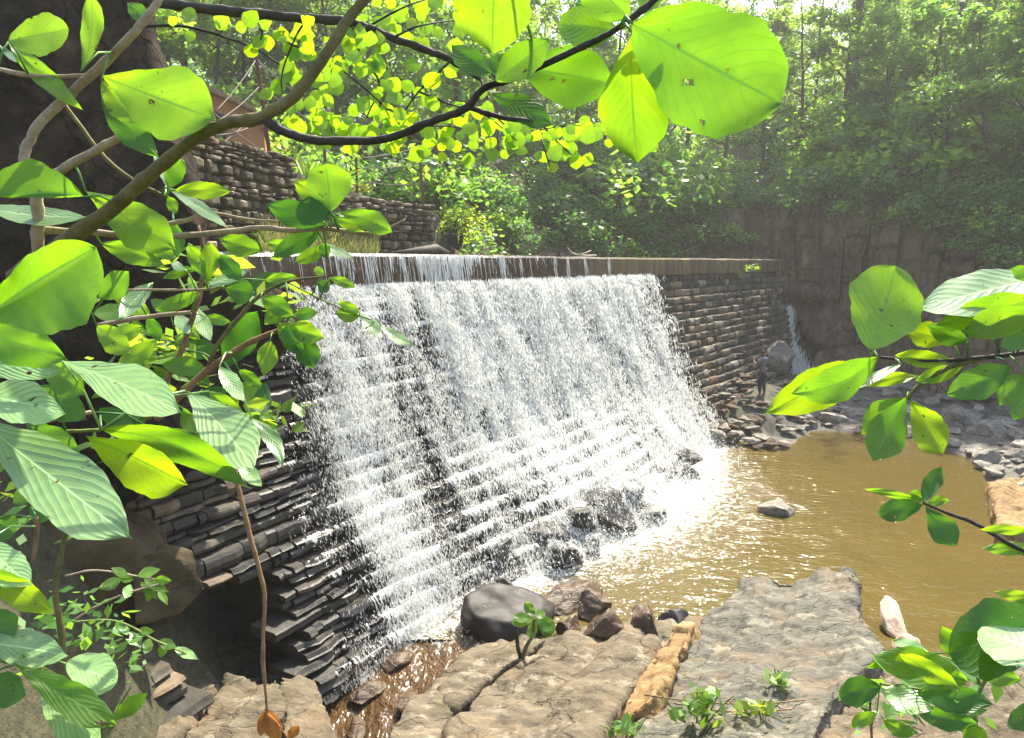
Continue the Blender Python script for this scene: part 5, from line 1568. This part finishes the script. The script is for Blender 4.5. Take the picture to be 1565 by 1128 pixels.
# --- the big left shrub
A = plant('shrub', 'broad leaved shrub with pale and olive branches filling the left foreground', 'shrub', None)
OB = plant('branch', 'long olive brown forked branch carrying a spray of huge glowing leaves at the top', 'branch', None)
stems_of(OB, [
    ([(20, 425, 1.3, 15), (75, 388, 1.25, 15), (110, 362, 1.2, 14), (180, 312, 1.15, 13), (240, 258, 1.1, 12), (300, 210, 1.06, 11), (350, 188, 1.03, 11), (398, 180, 1.0, 11), (450, 145, 1.0, 11), (490, 95, 1.0, 10), (525, 40, 1.0, 10), (560, -5, 1.0, 9), (600, -60, 1.0, 9)], 'bark_olive'),
    ([(398, 180, 1.0, 9), (440, 204, 1.0, 8), (500, 215, 1.0, 7.5), (590, 212, 1.0, 7), (660, 185, 0.98, 7), (712, 165, 0.97, 7), (740, 135, 0.96, 6.5), (790, 118, 0.95, 6), (880, 76, 0.94, 6), (940, 46, 0.93, 5.5), (1000, 0, 0.92, 6), (1040, -35, .92, 6)], 'bark_dark'),
    ([(715, 164, 0.97, 5), (760, 178, 0.97, 4.5), (800, 184, 0.97, 4.5), (826, 188, 0.97, 4)], 'bark_dark'),
])
stems_of(A, [
    ([(40, 560, 1.35, 12), (52, 460, 1.3, 11), (58, 370, 1.25, 10), (56, 300, 1.22, 10), (42, 262, 1.2, 8), (38, 235, 1.2, 8), (60, 190, 1.2, 8), (100, 150, 1.2, 7.5), (150, 105, 1.18, 7.5), (200, 55, 1.15, 7), (235, 12, 1.15, 6.5), (258, -25, 1.15, 6)], 'bark_pale'),
    ([(57, 288, 1.22, 8), (90, 262, 1.22, 8), (150, 228, 1.2, 7), (200, 200, 1.18, 7), (250, 175, 1.16, 6.5), (298, 153, 1.14, 6.5)], 'bark_pale'),
    ([(62, 352, 1.25, 7), (140, 355, 1.27, 6), (230, 362, 1.28, 5.5), (330, 356, 1.3, 5), (400, 348, 1.3, 4.5), (440, 352, 1.3, 4.5), (500, 350, 1.3, 4), (555, 357, 1.3, 3.5), (590, 350, 1.3, 2.5), (620, 335, 1.3, 1.5)], 'bark_pale'),
    ([(235, 347, 1.28, 4), (290, 335, 1.3, 4), (315, 325, 1.3, 3.5), (380, 335, 1.3, 2.5), (425, 338, 1.3, 1.5)], 'bark_pale'),
    ([(70, 120, 1.25, 3), (110, 175, 1.25, 3.5), (160, 240, 1.25, 3.5), (205, 276, 1.25, 3), (252, 300, 1.28, 3)], 'bark_olive'),
    ([(-20, 102, 1.2, 4), (60, 117, 1.2, 4), (145, 114, 1.2, 2.5)], 'bark_pale'),
    ([(150, 497, 1.5, 4), (220, 485, 1.5, 4), (292, 477, 1.5, 3.5)], 'bark_pale'),
    ([(188, 443, 1.55, 2), (300, 443, 1.55, 2.2), (345, 438, 1.55, 2)], 'bark_pale'),
    ([(225, 640, 1.6, 6), (250, 590, 1.6, 5), (275, 540, 1.6, 5), (293, 490, 1.6, 4.5), (307, 440, 1.6, 4), (310, 380, 1.6, 3.5), (303, 345, 1.6, 2.5)], 'bark_red'),
    ([(240, 640, 1.5, 7), (275, 605, 1.5, 6.5), (310, 572, 1.5, 6), (360, 536, 1.5, 5.5), (400, 515, 1.5, 5), (434, 502, 1.5, 3.5)], 'bark_red'),
    ([(316, 570, 1.5, 4.5), (332, 528, 1.5, 4), (370, 480, 1.5, 4), (400, 450, 1.5, 3.5), (442, 430, 1.5, 2.5), (500, 422, 1.5, 1.5)], 'bark_olive'),
    ([(440, 432, 1.7, 1.5), (500, 462, 1.7, 1.5), (550, 483, 1.7, 1.5)], 'twig_green'),
    ([(60, 645, 1.2, 4), (140, 630, 1.2, 4)], 'bark_pale'),
    ([(95, 660, 1.15, 3.5), (155, 657, 1.15, 3)], 'twig_green'),
])
P_, Y_, D_, N_ = 'leaf_sheen_tint', 'leaf_yellow', 'leaf_dark', 'leaf'
G_ = dict(g=0.15)
for b, t, h, d, mat, kw in [
    ((13, 62), (105, 45), 31, 1.15, N_, dict(kind='r')), ((124, 108), (138, -8), 18, 1.1, N_, dict(kind='o', bend=-.08)), ((13, 64), (123, 165), 15, 1.2, N_, dict(g=.35)),
    ((0, 70), (26, 95), 5, 1.2, P_, dict(g=1.4)), ((155, 115), (324, 180), 56, 1.05, N_, dict(kind='o', torn=.12, g=.1)), ((155, 123), (210, 187), 21, 1.12, Y_, {}),
    ((155, 150), (240, 238), 21, 1.15, D_, dict(g=.2, torn=.1)), ((128, 300), (-30, 298), 44, 1.1, N_, dict(hl=8, hr=48, g=.2)), ((130, 332), (-25, 318), 15, 1.25, P_, dict(g=1.5)),
    ((131, 292), (264, 378), 38, 1.2, N_, dict(hl=34, hr=34, kind='o')), ((257, 287), (278, 243), 16, 1.25, N_, dict(kind='r')), ((268, 291), (350, 293), 14, 1.25, Y_, dict(torn=.15)),
    ((257, 287), (346, 347), 9, 1.3, P_, dict(g=1.5, bend=.05)), ((257, 300), (269, 326), 9, 1.3, N_, {}), ((256, 286), (234, 232), 6, 1.3, P_, dict(g=1.3)),
    ((505, 323), (498, 249), 34, 1.25, N_, dict(kind='r', g=.25)), ((505, 322), (450, 275), 17, 1.28, Y_, {}), ((503, 325), (452, 325), 22, 1.22, D_, dict(kind='r', g=.3)), ((500, 345), (410, 312), 21, 1.3, D_, dict(g=.2)),
    ((512, 326), (597, 354), 18, 1.27, N_, dict(kind='o', bend=.08)), ((510, 333), (556, 352), 11, 1.3, N_, {}), ((400, 384), (337, 365), 17, 1.35, N_, dict(torn=.1)), ((405, 370), (452, 386), 11, 1.35, N_, {}), ((497, 378), (452, 400), 12, 1.35, N_, {}), ((490, 372), (540, 395), 7, 1.35, P_, dict(g=1.3)),
    ((490, 352), (418, 392), 16, 1.32, D_, {}), ((500, 395), (492, 372), 10, 1.33, D_, {}),
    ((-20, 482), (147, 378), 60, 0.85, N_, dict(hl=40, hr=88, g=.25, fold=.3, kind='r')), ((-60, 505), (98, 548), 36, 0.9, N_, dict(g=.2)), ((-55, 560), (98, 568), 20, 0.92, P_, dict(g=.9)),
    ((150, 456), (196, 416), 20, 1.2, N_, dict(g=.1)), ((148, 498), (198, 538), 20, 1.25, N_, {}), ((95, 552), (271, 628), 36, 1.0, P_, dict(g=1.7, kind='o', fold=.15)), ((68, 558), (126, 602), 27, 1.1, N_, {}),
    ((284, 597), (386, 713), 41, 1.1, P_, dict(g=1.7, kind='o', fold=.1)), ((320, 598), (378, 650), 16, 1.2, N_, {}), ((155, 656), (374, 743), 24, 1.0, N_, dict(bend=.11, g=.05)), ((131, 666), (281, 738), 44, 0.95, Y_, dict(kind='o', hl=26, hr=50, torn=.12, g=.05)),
    ((-45, 632), (192, 816), 58, 0.85, 'leaf_sheen_tint', dict(g=1.1, fold=.25, kind='o')), ((-35, 605), (96, 632), 34, 0.9, P_, dict(g=1.5)), ((335, 560), (372, 612), 14, 1.35, P_, dict(g=1.2)),
    ((385, 640), (431, 713), 12, 1.4, P_, dict(g=.9, bend=.1)), ((362, 704), (399, 743), 12, 1.35, P_, dict(g=1.0)), ((413, 520), (403, 574), 16, 1.45, N_, dict(kind='l')), ((428, 500), (463, 540), 15, 1.45, D_, {}),
    ((448, 482), (484, 478), 10, 1.45, D_, {}), ((438, 500), (493, 516), 17, 1.45, N_, dict(g=.3)), ((462, 512), (478, 562), 19, 1.45, D_, {}), ((425, 495), (456, 525), 16, 1.45, N_, {}), ((398, 455), (447, 482), 15, 1.45, N_, {}), ((440, 460), (405, 495), 14, 1.46, N_, {}),
    ((365, 565), (398, 592), 10, 1.5, N_, {}), ((155, 372), (249, 405), 17, 1.35, N_, {}), ((215, 365), (268, 395), 13, 1.35, N_, {}), ((266, 338), (262, 400), 17, 1.4, D_, {}), ((312, 424), (288, 372), 12, 1.5, N_, {}), ((316, 434), (322, 372), 15, 1.5, Y_, dict(kind='o')),
    ((335, 388), (368, 428), 14, 1.5, D_, {}), ((318, 436), (378, 412), 9, 1.5, P_, dict(g=1.3)), ((306, 448), (238, 473), 12, 1.5, N_, {}), ((300, 410), (250, 425), 8, 1.5, N_, {}), ((345, 440), (388, 448), 20, 1.6, D_, {}), ((345, 560), (392, 478), 27, 1.65, D_, {}),
    ((282, 412), (262, 402), 7, 1.5, P_, dict(g=1.3)), ((290, 510), (268, 480), 11, 1.6, P_, dict(g=1.2)), ((300, 470), (322, 520), 12, 1.6, P_, dict(g=1.2)), ((240, 520), (180, 560), 15, 1.55, N_, {}), ((220, 500), (160, 520), 14, 1.55, N_, {}), ((320, 590), (280, 555), 14, 1.6, D_, {}),
    ((495, 418), (480, 411), 7, 1.7, N_, {}), ((503, 428), (488, 446), 10, 1.7, D_, {}), ((505, 424), (543, 438), 8, 1.7, N_, {}), ((405, 428), (455, 425), 9, 1.6, N_, {}), ((550, 478), (517, 462), 8, 1.7, N_, {}), ((549, 484), (514, 478), 13, 1.7, N_, {}), ((552, 484), (583, 515), 10, 1.7, P_, dict(g=.9)), ((583, 500), (630, 527), 9, 1.7, P_, dict(g=.9)),
    ((230, 35), (196, 5), 13, 1.2, D_, {}), ((40, 650), (120, 690), 22, 1.1, D_, {}), ((240, 660), (320, 690), 18, 1.3, D_, {}), ((60, 590), (130, 640), 25, 1.15, D_, {}),
]:
    add_leaf(A, b, t, h, d, mat, **kw)
r4 = random.Random(44)
for k in range(22):
    x, y = r4.uniform(120, 430), r4.uniform(400, 690)
    if x > 330 and y > 600: x -= 120
    ln, an = r4.uniform(38, 75), r4.uniform(-0.4, 2.6)
    add_leaf(A, (x, y), (x + math.cos(an) * ln, y + math.sin(an) * ln), ln * r4.uniform(.2, .28), r4.uniform(1.55, 1.95), r4.choice((N_, N_, D_, P_)), g=r4.uniform(-.2, 1.1), droop=.2)
A = OB
for b, t, h, d, mat, kw in [     # the spray of large leaves at the top
    ((762, -75), (753, 79), 62, 0.9, Y_, dict(g=-.3, kind='e')), ((757, 124), (836, 60), 27, 0.93, N_, dict(g=.2)), ((757, 121), (775, 82), 20, 0.96, D_, dict(g=.4)), ((752, 113), (692, 70), 20, 0.94, D_, dict(g=.4, hl=24, hr=17)),
    ((942, 48), (853, 38), 33, 0.95, N_, dict(g=.35, kind='r')), ((962, 28), (890, -32), 38, 0.93, N_, dict(g=0)), ((795, 104), (939, 130), 56, 0.98, N_, dict(g=.1, hl=48, hr=46)), ((745, 138), (842, 190), 22, 0.98, D_, dict(g=.45, kind='o')),
    ((966, 50), (974, 244), 51, 0.90, Y_, dict(g=-.25, kind='o')), ((966, 36), (1194, 158), 108, 0.85, N_, dict(g=-.05, hl=100, hr=98, kind='r', fold=.1)), ((940, 20), (880, 5), 22, 1.0, D_, {}), ((980, 22), (1010, -30), 18, .95, D_, {}),
]:
    add_leaf(A, b, t, h, d, mat, **kw)
leaflets(A, [(250, 530, 32, 18, 60, 1.8, 42), (415, 635, 22, 14, 34, 1.8, 36), (300, 410, 40, 30, 26, 1.9, 40), (200, 580, 40, 22, 26, 1.8, 40), (430, 465, 30, 22, 22, 1.8, 34), (330, 620, 40, 30, 24, 1.9, 36), (90, 720, 50, 40, 26, 1.9, 44)], 'fol_light')

# --- overhanging twigs with small round leaves at the top
B = plant('overhanging_branch', 'dark overhanging branch with many small round yellow green leaves at the top', 'branch', None)
tw = [([(215, 2, 2.4, 8), (300, 12, 2.4, 9), (380, 20, 2.4, 9), (450, 27, 2.4, 8), (520, 32, 2.4, 8), (560, 42, 2.4, 7.5), (600, 58, 2.4, 7), (650, 76, 2.4, 6.5), (690, 92, 2.4, 6), (735, 122, 2.4, 4)], 'bark_dark'),
      ([(215, 40, 2.5, 3), (290, 42, 2.5, 2.5), (380, 70, 2.5, 2), (430, 100, 2.5, 1.5)], 'bark_dark')]
twigs = [[(515, 95), (503, 120), (498, 165), (508, 205)], [(512, 98), (545, 125), (590, 165), (630, 215)], [(540, 42), (548, 75), (560, 95)], [(690, 92), (640, 140), (605, 185), (560, 205)], [(735, 122), (760, 180), (800, 200), (870, 192), (920, 195)],
         [(818, 188), (828, 215), (840, 255)], [(826, 188), (850, 215), (880, 242)], [(470, 28), (450, 60), (430, 120), (440, 175)], [(380, 20), (400, 45), (396, 70)], [(600, 58), (640, 40), (700, 30)], [(560, 42), (620, 10), (680, -10)],
         [(640, 140), (690, 160), (740, 175), (790, 215)], [(590, 165), (640, 190), (700, 195), (750, 220)], [(430, 60), (470, 75), (510, 60)], [(920, 195), (950, 200), (985, 215)], [(560, 95), (580, 130), (560, 180)]]
for tpx in twigs:
    tw.append(([(x, y, 2.4 + 0.1 * math.sin(x), 2.0 - 0.35 * i) for i, (x, y) in enumerate(tpx)], 'bark_dark'))
stems_of(B, tw, 'twig')
Vs, Fs, UVs = [], [], []
def small_leaf(x, y, d, ln, an, mat=None):
    b = (x, y); t = (x + math.cos(an) * ln, y + math.sin(an) * ln)
    V, Fc, UV = leaf_blade(b, t, ln * random.uniform(.34, .5), ln * random.uniform(.34, .5), d, random.uniform(-.9, .45), random.uniform(-.8, .8), random.choice(('e', 'l', 'o', 'l', 'r')), 0, .1, .15, .02, int(x * 3 + y), 6, 4)
    o = len(Vs)
    Vs.extend(V); UVs.extend(UV); Fs.extend([tuple(o + k for k in f) for f in Fc])
for tpx in twigs:
    pts = spline([(x, y) for x, y in tpx], 8)
    for p in pts:
        for k in range(random.choice((0, 0, 1, 1))):
            small_leaf(p[0] + random.gauss(0, 7), p[1] + random.gauss(0, 6), 2.4 + random.gauss(0, .12), random.uniform(17, 31), random.uniform(0.4, 2.8) if random.random() < .8 else random.uniform(0, 6.3))
for x0, x1, y0, y1, n in ((640, 930, 185, 235, 34), (430, 640, 75, 205, 46), (250, 420, 0, 50, 10), (560, 740, -5, 70, 26), (430, 560, 170, 215, 12), (400, 480, 30, 100, 8)):
    for k in range(n):
        small_leaf(random.uniform(x0, x1), random.uniform(y0, y1), 2.45 + random.gauss(0, .18), random.uniform(15, 30), random.uniform(0.3, 2.9))
me = mesh_of('foliage', Vs, Fs)
uvl = me.uv_layers.new(name='blade'); li = np.zeros(len(me.loops), np.int32); me.loops.foreach_get('vertex_index', li)
uvl.data.foreach_set('uv', np.array(UVs, np.float32)[li].ravel())
fo = link('foliage', me, M['leaf_yellow'], B); fo.data.materials.append(M['leaf'])
nf_ = 24
mi = np.repeat(rng.uniform(0, 1, len(fo.data.polygons) // nf_) < 0.85, nf_).astype(np.int32)
fo.data.polygons.foreach_set('material_index', mi)

# --- right branch
C_ = plant('branch', 'leafy branch with large bright green leaves reaching in from the right edge', 'branch', None)
stems_of(C_, [([(1640, 530, 1.5, 5), (1560, 540, 1.5, 4.5), (1500, 547, 1.5, 4), (1420, 552, 1.5, 3.5), (1345, 546, 1.5, 2.5)], 'bark_dark'),
              ([(1510, 546, 1.5, 4), (1450, 562, 1.5, 4), (1405, 588, 1.5, 3.5), (1388, 610, 1.5, 3)], 'bark_olive'), ([(1330, 548, 1.5, 2), (1329, 532, 1.5, 2), (1336, 505, 1.5, 1.5)], 'twig_green')])
for b, t, h, d, mat, kw in [
    ((1329, 534), (1369, 406), 57, 1.4, N_, dict(kind='r', g=.5, gx=.25, torn=.06)), ((1590, 425), (1407, 470), 34, 1.5, P_, dict(g=1.5, kind='e')), ((1590, 455), (1434, 496), 24, 1.45, Y_, dict(g=.0)), ((1585, 478), (1474, 508), 26, 1.42, Y_, dict(g=0, torn=.1)),
    ((1450, 520), (1386, 505), 20, 1.55, Y_, {}), ((1342, 546), (1213, 600), 27, 1.4, N_, dict(g=.1, bend=.1)), ((1330, 560), (1174, 630), 32, 1.45, Y_, dict(g=0, torn=.08)), ((1452, 550), (1370, 543), 14, 1.5, Y_, {}), ((1402, 575), (1298, 582), 12, 1.52, Y_, {}),
    ((1377, 557), (1315, 592), 7, 1.45, P_, dict(g=1.2)), ((1386, 606), (1336, 702), 31, 1.4, N_, dict(g=.25, kind='o')), ((1385, 610), (1318, 662), 23, 1.45, N_, dict(g=.3)), ((1392, 610), (1440, 692), 29, 1.5, Y_, dict(kind='o')), ((1545, 562), (1448, 602), 26, 1.45, D_, dict(g=.2)),
    ((1565, 572), (1528, 618), 22, 1.45, N_, dict(torn=.1)), ((1575, 512), (1530, 530), 15, 1.45, D_, {}), ((1480, 522), (1418, 498), 16, 1.5, D_, {}), ((1580, 428), (1546, 410), 12, 1.5, Y_, {}), ((1470, 560), (1400, 582), 13, 1.5, N_, {}), ((1590, 580), (1548, 640), 22, 1.5, D_, {}), ((1500, 480), (1440, 470), 14, 1.55, D_, {}),
]:
    add_leaf(C_, b, t, h, d, mat, **kw)
# --- small twig over the pool
E_ = plant('twig', 'thin dark twig with a few dull green leaves hanging over the brown pool at right', 'twig', None)
stems_of(E_, [([(1640, 868, 1.7, 4), (1560, 840, 1.7, 4), (1490, 800, 1.7, 3.5), (1450, 785, 1.7, 3), (1412, 769, 1.7, 2)], 'bark_dark')], 'stem')
for b, t, h, d, mat, kw in [((1411, 768), (1323, 748), 6, 1.7, Y_, dict(g=.1)), ((1409, 772), (1342, 785), 18, 1.7, D_, dict(g=.3, kind='r')), ((1414, 772), (1461, 832), 21, 1.7, D_, dict(g=.3, kind='o')), ((1411, 766), (1438, 714), 15, 1.7, D_, dict(g=.5)), ((1412, 764), (1390, 752), 8, 1.7, N_, {}), ((1416, 768), (1450, 765), 8, 1.7, N_, {}),
                            ((1580, 812), (1500, 809), 8, 1.7, Y_, dict(g=.0)), ((1585, 842), (1503, 838), 11, 1.7, N_, {})]:
    add_leaf(E_, b, t, h, d, mat, **kw)
# --- bottom right plant
H_ = plant('plant', 'leafy plant with a large dark green curled leaf in the bottom right corner', 'plant', None)
stems_of(H_, [([(1500, 1180, 1.9, 4), (1490, 1100, 1.9, 4), (1500, 1050, 1.9, 3.5), (1540, 990, 1.9, 3), (1600, 940, 1.9, 3)], 'twig_green'), ([(1490, 1100, 1.9, 3), (1430, 1060, 1.9, 2.5), (1345, 1045, 1.9, 2)], 'twig_green'), ([(1500, 1050, 1.9, 3), (1480, 1020, 1.9, 2.5), (1400, 990, 1.9, 2)], 'twig_green'), ([(1335, 1170, 2.0, 2.5), (1330, 1080, 2.0, 2), (1335, 1040, 2.0, 1.5)], 'bark_red')], 'stem')
for b, t, h, d, mat, kw in [((1610, 955), (1450, 1000), 58, 1.7, D_, dict(g=.5, kind='r')), ((1620, 1010), (1494, 965), 36, 1.65, P_, dict(g=1.5, kind='r')), ((1470, 1012), (1440, 958), 16, 1.8, N_, {}), ((1480, 1042), (1338, 1003), 30, 1.8, N_, dict(g=.5)), ((1466, 1056), (1376, 1000), 16, 1.78, Y_, dict(g=.2)), ((1346, 1050), (1282, 1062), 23, 1.85, D_, dict(kind='r')),
                            ((1345, 1052), (1424, 1085), 19, 1.85, P_, dict(g=.9)), ((1400, 1058), (1515, 1076), 22, 1.8, D_, dict(g=.4)), ((1398, 1085), (1492, 1106), 18, 1.85, D_, {}), ((1590, 916), (1520, 905), 9, 1.8, Y_, {}), ((1590, 930), (1548, 925), 14, 1.8, D_, {}), ((1420, 1000), (1365, 978), 10, 1.85, P_, dict(g=1.0)),
                            ((1400, 1000), (1325, 1020), 10, 1.9, N_, {}), ((1500, 1150), (1480, 1105), 18, 1.85, Y_, {}), ((1560, 1040), (1500, 1030), 16, 1.85, N_, {}), ((1600, 1080), (1540, 1110), 22, 1.8, D_, {}), ((1340, 1090), (1300, 1110), 12, 1.9, N_, {}), ((1350, 1100), (1395, 1125), 12, 1.9, N_, {})]:
    add_leaf(H_, b, t, h, d, mat, **kw)
leaflets(H_, [(1430, 1060, 60, 35, 60, 2.0, 34), (1360, 1085, 40, 25, 30, 2.1, 30)], 'fol_mid')
# --- bottom left plant
L_ = plant('plant', 'broad leaved plant with blue green and yellow leaves in the bottom left corner', 'plant', None)
stems_of(L_, [([(90, 1180, 1.7, 6), (96, 1040, 1.7, 6), (95, 975, 1.7, 5.5), (84, 900, 1.7, 5), (95, 840, 1.7, 4.5), (107, 775, 1.7, 3.5)], 'bark_olive'), ([(50, 860, 1.6, 3.5), (56, 820, 1.6, 4), (55, 790, 1.6, 4)], 'bark_red'), ([(96, 1040, 1.6, 4), (60, 1020, 1.5, 3.5), (0, 1010, 1.5, 3)], 'twig_green'), ([(150, 1180, 1.5, 3), (165, 1110, 1.5, 2.5), (200, 1050, 1.5, 1.5)], 'twig_green')], 'stem')
for b, t, h, d, mat, kw in [((-25, 830), (46, 893), 30, 1.4, P_, dict(g=1.2)), ((-25, 870), (79, 936), 24, 1.35, Y_, dict(g=.1, hl=20, hr=26)), ((-25, 982), (100, 1002), 30, 1.45, P_, dict(g=1.4)), ((100, 1014), (179, 1042), 33, 1.4, P_, dict(g=1.3, kind='r')), ((22, 1014), (174, 1106), 30, 1.3, N_, dict(g=.7, kind='o')),
                            ((62, 1058), (152, 1140), 34, 1.4, P_, dict(g=1.5)), ((-25, 1045), (38, 1062), 28, 1.4, D_, {}), ((172, 1100), (224, 1060), 13, 1.45, N_, dict(g=.3)), ((-10, 795), (22, 815), 22, 1.6, D_, dict(kind='r')), ((45, 775), (76, 792), 16, 1.65, D_, {}), ((-10, 930), (20, 975), 22, 1.5, D_, {}), ((20, 770), (55, 745), 14, 1.7, N_, {})]:
    add_leaf(L_, b, t, h, d, mat, **kw)
leaflets(L_, [(110, 960, 45, 25, 60, 2.2, 24), (190, 1000, 20, 25, 30, 2.2, 20), (40, 760, 40, 30, 30, 2.0, 34), (150, 930, 40, 20, 30, 2.4, 20)], 'fol_mid')
# --- creepers over the lower left bank
K_ = plant('creeper', 'trailing creeper with small lobed leaves hanging over the dark hollow at lower left', 'creeper', None)
stems_of(K_, [([(110, 950, 3.4, 2), (150, 925, 3.4, 2), (200, 905, 3.4, 2), (255, 890, 3.4, 1.5)], 'bark_pale'), ([(110, 950, 3.4, 2), (180, 950, 3.4, 2), (240, 980, 3.4, 1.8), (300, 1005, 3.4, 1.5)], 'twig_green'), ([(100, 880, 3.4, 2), (150, 872, 3.4, 1.8), (235, 885, 3.4, 1.5)], 'bark_pale')], 'stem')
for b, t, h in [((205, 885), (180, 880), 8), ((215, 890), (240, 915), 8), ((220, 885), (258, 905), 8), ((210, 880), (245, 870), 8), ((185, 885), (150, 900), 9), ((230, 895), (225, 920), 7), ((200, 893), (190, 915), 8), ((235, 885), (262, 888), 7), ((195, 878), (170, 868), 7), ((240, 898), (256, 925), 6),
                ((190, 960), (170, 965), 7), ((200, 965), (215, 990), 9), ((230, 975), (220, 1000), 8), ((240, 980), (270, 990), 9), ((265, 990), (303, 1008), 8), ((210, 965), (235, 965), 7), ((250, 985), (245, 1005), 7), ((180, 955), (200, 970), 7)]:
    add_leaf(K_, b, t, h, 3.4, random.choice((N_, P_, N_)), g=random.uniform(.4, 1.3), kind='l', stalk=False)
# --- hanging dry stem
S_ = plant('hanging_stem', 'thin reddish dry stem hanging over the dark rocks, dead leaves at its tip', 'stem', None)
stems_of(S_, [([(352, 690, 2.2, 4.5), (360, 725, 2.2, 4.5), (375, 790, 2.2, 4.6), (392, 855, 2.2, 4.2), (404, 910, 2.2, 3.8), (402, 980, 2.2, 3.3), (405, 1040, 2.2, 2.2), (408, 1090, 2.2, 2)], 'bark_red'), ([(402, 980, 2.2, 2.5), (400, 1010, 2.2, 2), (407, 1075, 2.2, 1.5)], 'bark_red')], 'stem')
for b, t, h in [((406, 1082), (425, 1135), 14), ((404, 1088), (398, 1125), 9), ((440, 1130), (457, 1110), 8)]:
    add_leaf(S_, b, t, h, 2.2, 'leaf_dry', g=.3)
# --- sapling on the slab
dz = (onz(793, 1002, .42) - cam.location).length
dz = onz(793, 1002, .42); dsap = dz.y * CP - (dz.z - EYE) * SP
T_ = plant('sapling', 'small green sapling growing from a crack in the tan rock slab', 'sapling', None)
stems_of(T_, [([(796, 1006, dsap, 4), (791, 985, dsap, 3.5), (789, 955, dsap, 3)], 'bark_dark'), ([(797, 1006, dsap, 4), (806, 985, dsap, 3.5), (814, 970, dsap, 3), (817, 945, dsap, 2.5)], 'bark_olive')], 'stem')
for b, t, h, mat, g in [((817, 945), (782, 952), 9, N_, .7), ((817, 940), (803, 921), 8, N_, .5), ((820, 943), (848, 965), 11, N_, .5), ((816, 948), (812, 976), 8, N_, .4), ((818, 942), (832, 935), 8, N_, .9), ((812, 945), (785, 942), 8, N_, .8), ((822, 950), (843, 972), 9, D_, .3), ((789, 955), (800, 940), 7, N_, .6)]:
    add_leaf(T_, b, t, h, dsap, mat, g=g, kind='r', stalk=False)
# --- herbs on the grey slab
def herb(px, py, z, w, h, n, lab, ln=24, mat='fol_light'):
    p = onz(px, py, z); d = p.y * CP - (p.z - EYE) * SP
    o = plant('herb', lab, 'herb', None)
    rows = []
    for k in range(max(4, n // 9)):
        x = random.uniform(-w, w)
        rows.append(([(px + x * .3, py + 4, d, 1.6), (px + x * .7, py - h * .4, d - .05, 1.4), (px + x, py - h * random.uniform(.5, 1), d - .1, 1)], 'twig_green'))
    stems_of(o, rows, 'stem')
    leaflets(o, [(px, py - h * .4, w * .36, h * .2, n, d - .08, ln)], mat, size=None)
herb(1065, 1100, .82, 60, 55, 70, 'straggling light green herb rooted at the lower left edge of the grey slab')
herb(955, 1125, .9, 40, 30, 36, 'low green herb on the tan slab at the bottom edge, left of the straggling herb')
herb(1190, 1055, .7, 25, 40, 16, 'thin young herb with few leaves on the middle of the grey slab', 28)
herb(1150, 1095, .85, 45, 30, 36, 'yellowish herb on the grey slab, right of the straggling herb', 22, 'fol_bright')
V, Fc = [], []
for rows in ([(985, 1062, .8, 2), (1060, 1072, .85, 2), (1150, 1076, .85, 1.8), (1230, 1070, .85, 1.5)], [(1030, 1075, .85, 1.6), (1120, 1088, .88, 1.6), (1210, 1084, .86, 1.4)]):
    pts = [onz(x, y, z) for x, y, z, r in rows]
    tube(spline(pts, 6).tolist(), [0.009] * (6 * (len(pts) - 1) + 1), 5, V=V, Fc=Fc)
tag(link('dry_vine', mesh_of('dry_vine', V, Fc), M['bark_red']), 'thin dry vine stems lying across the lower part of the grey slab', 'vine')
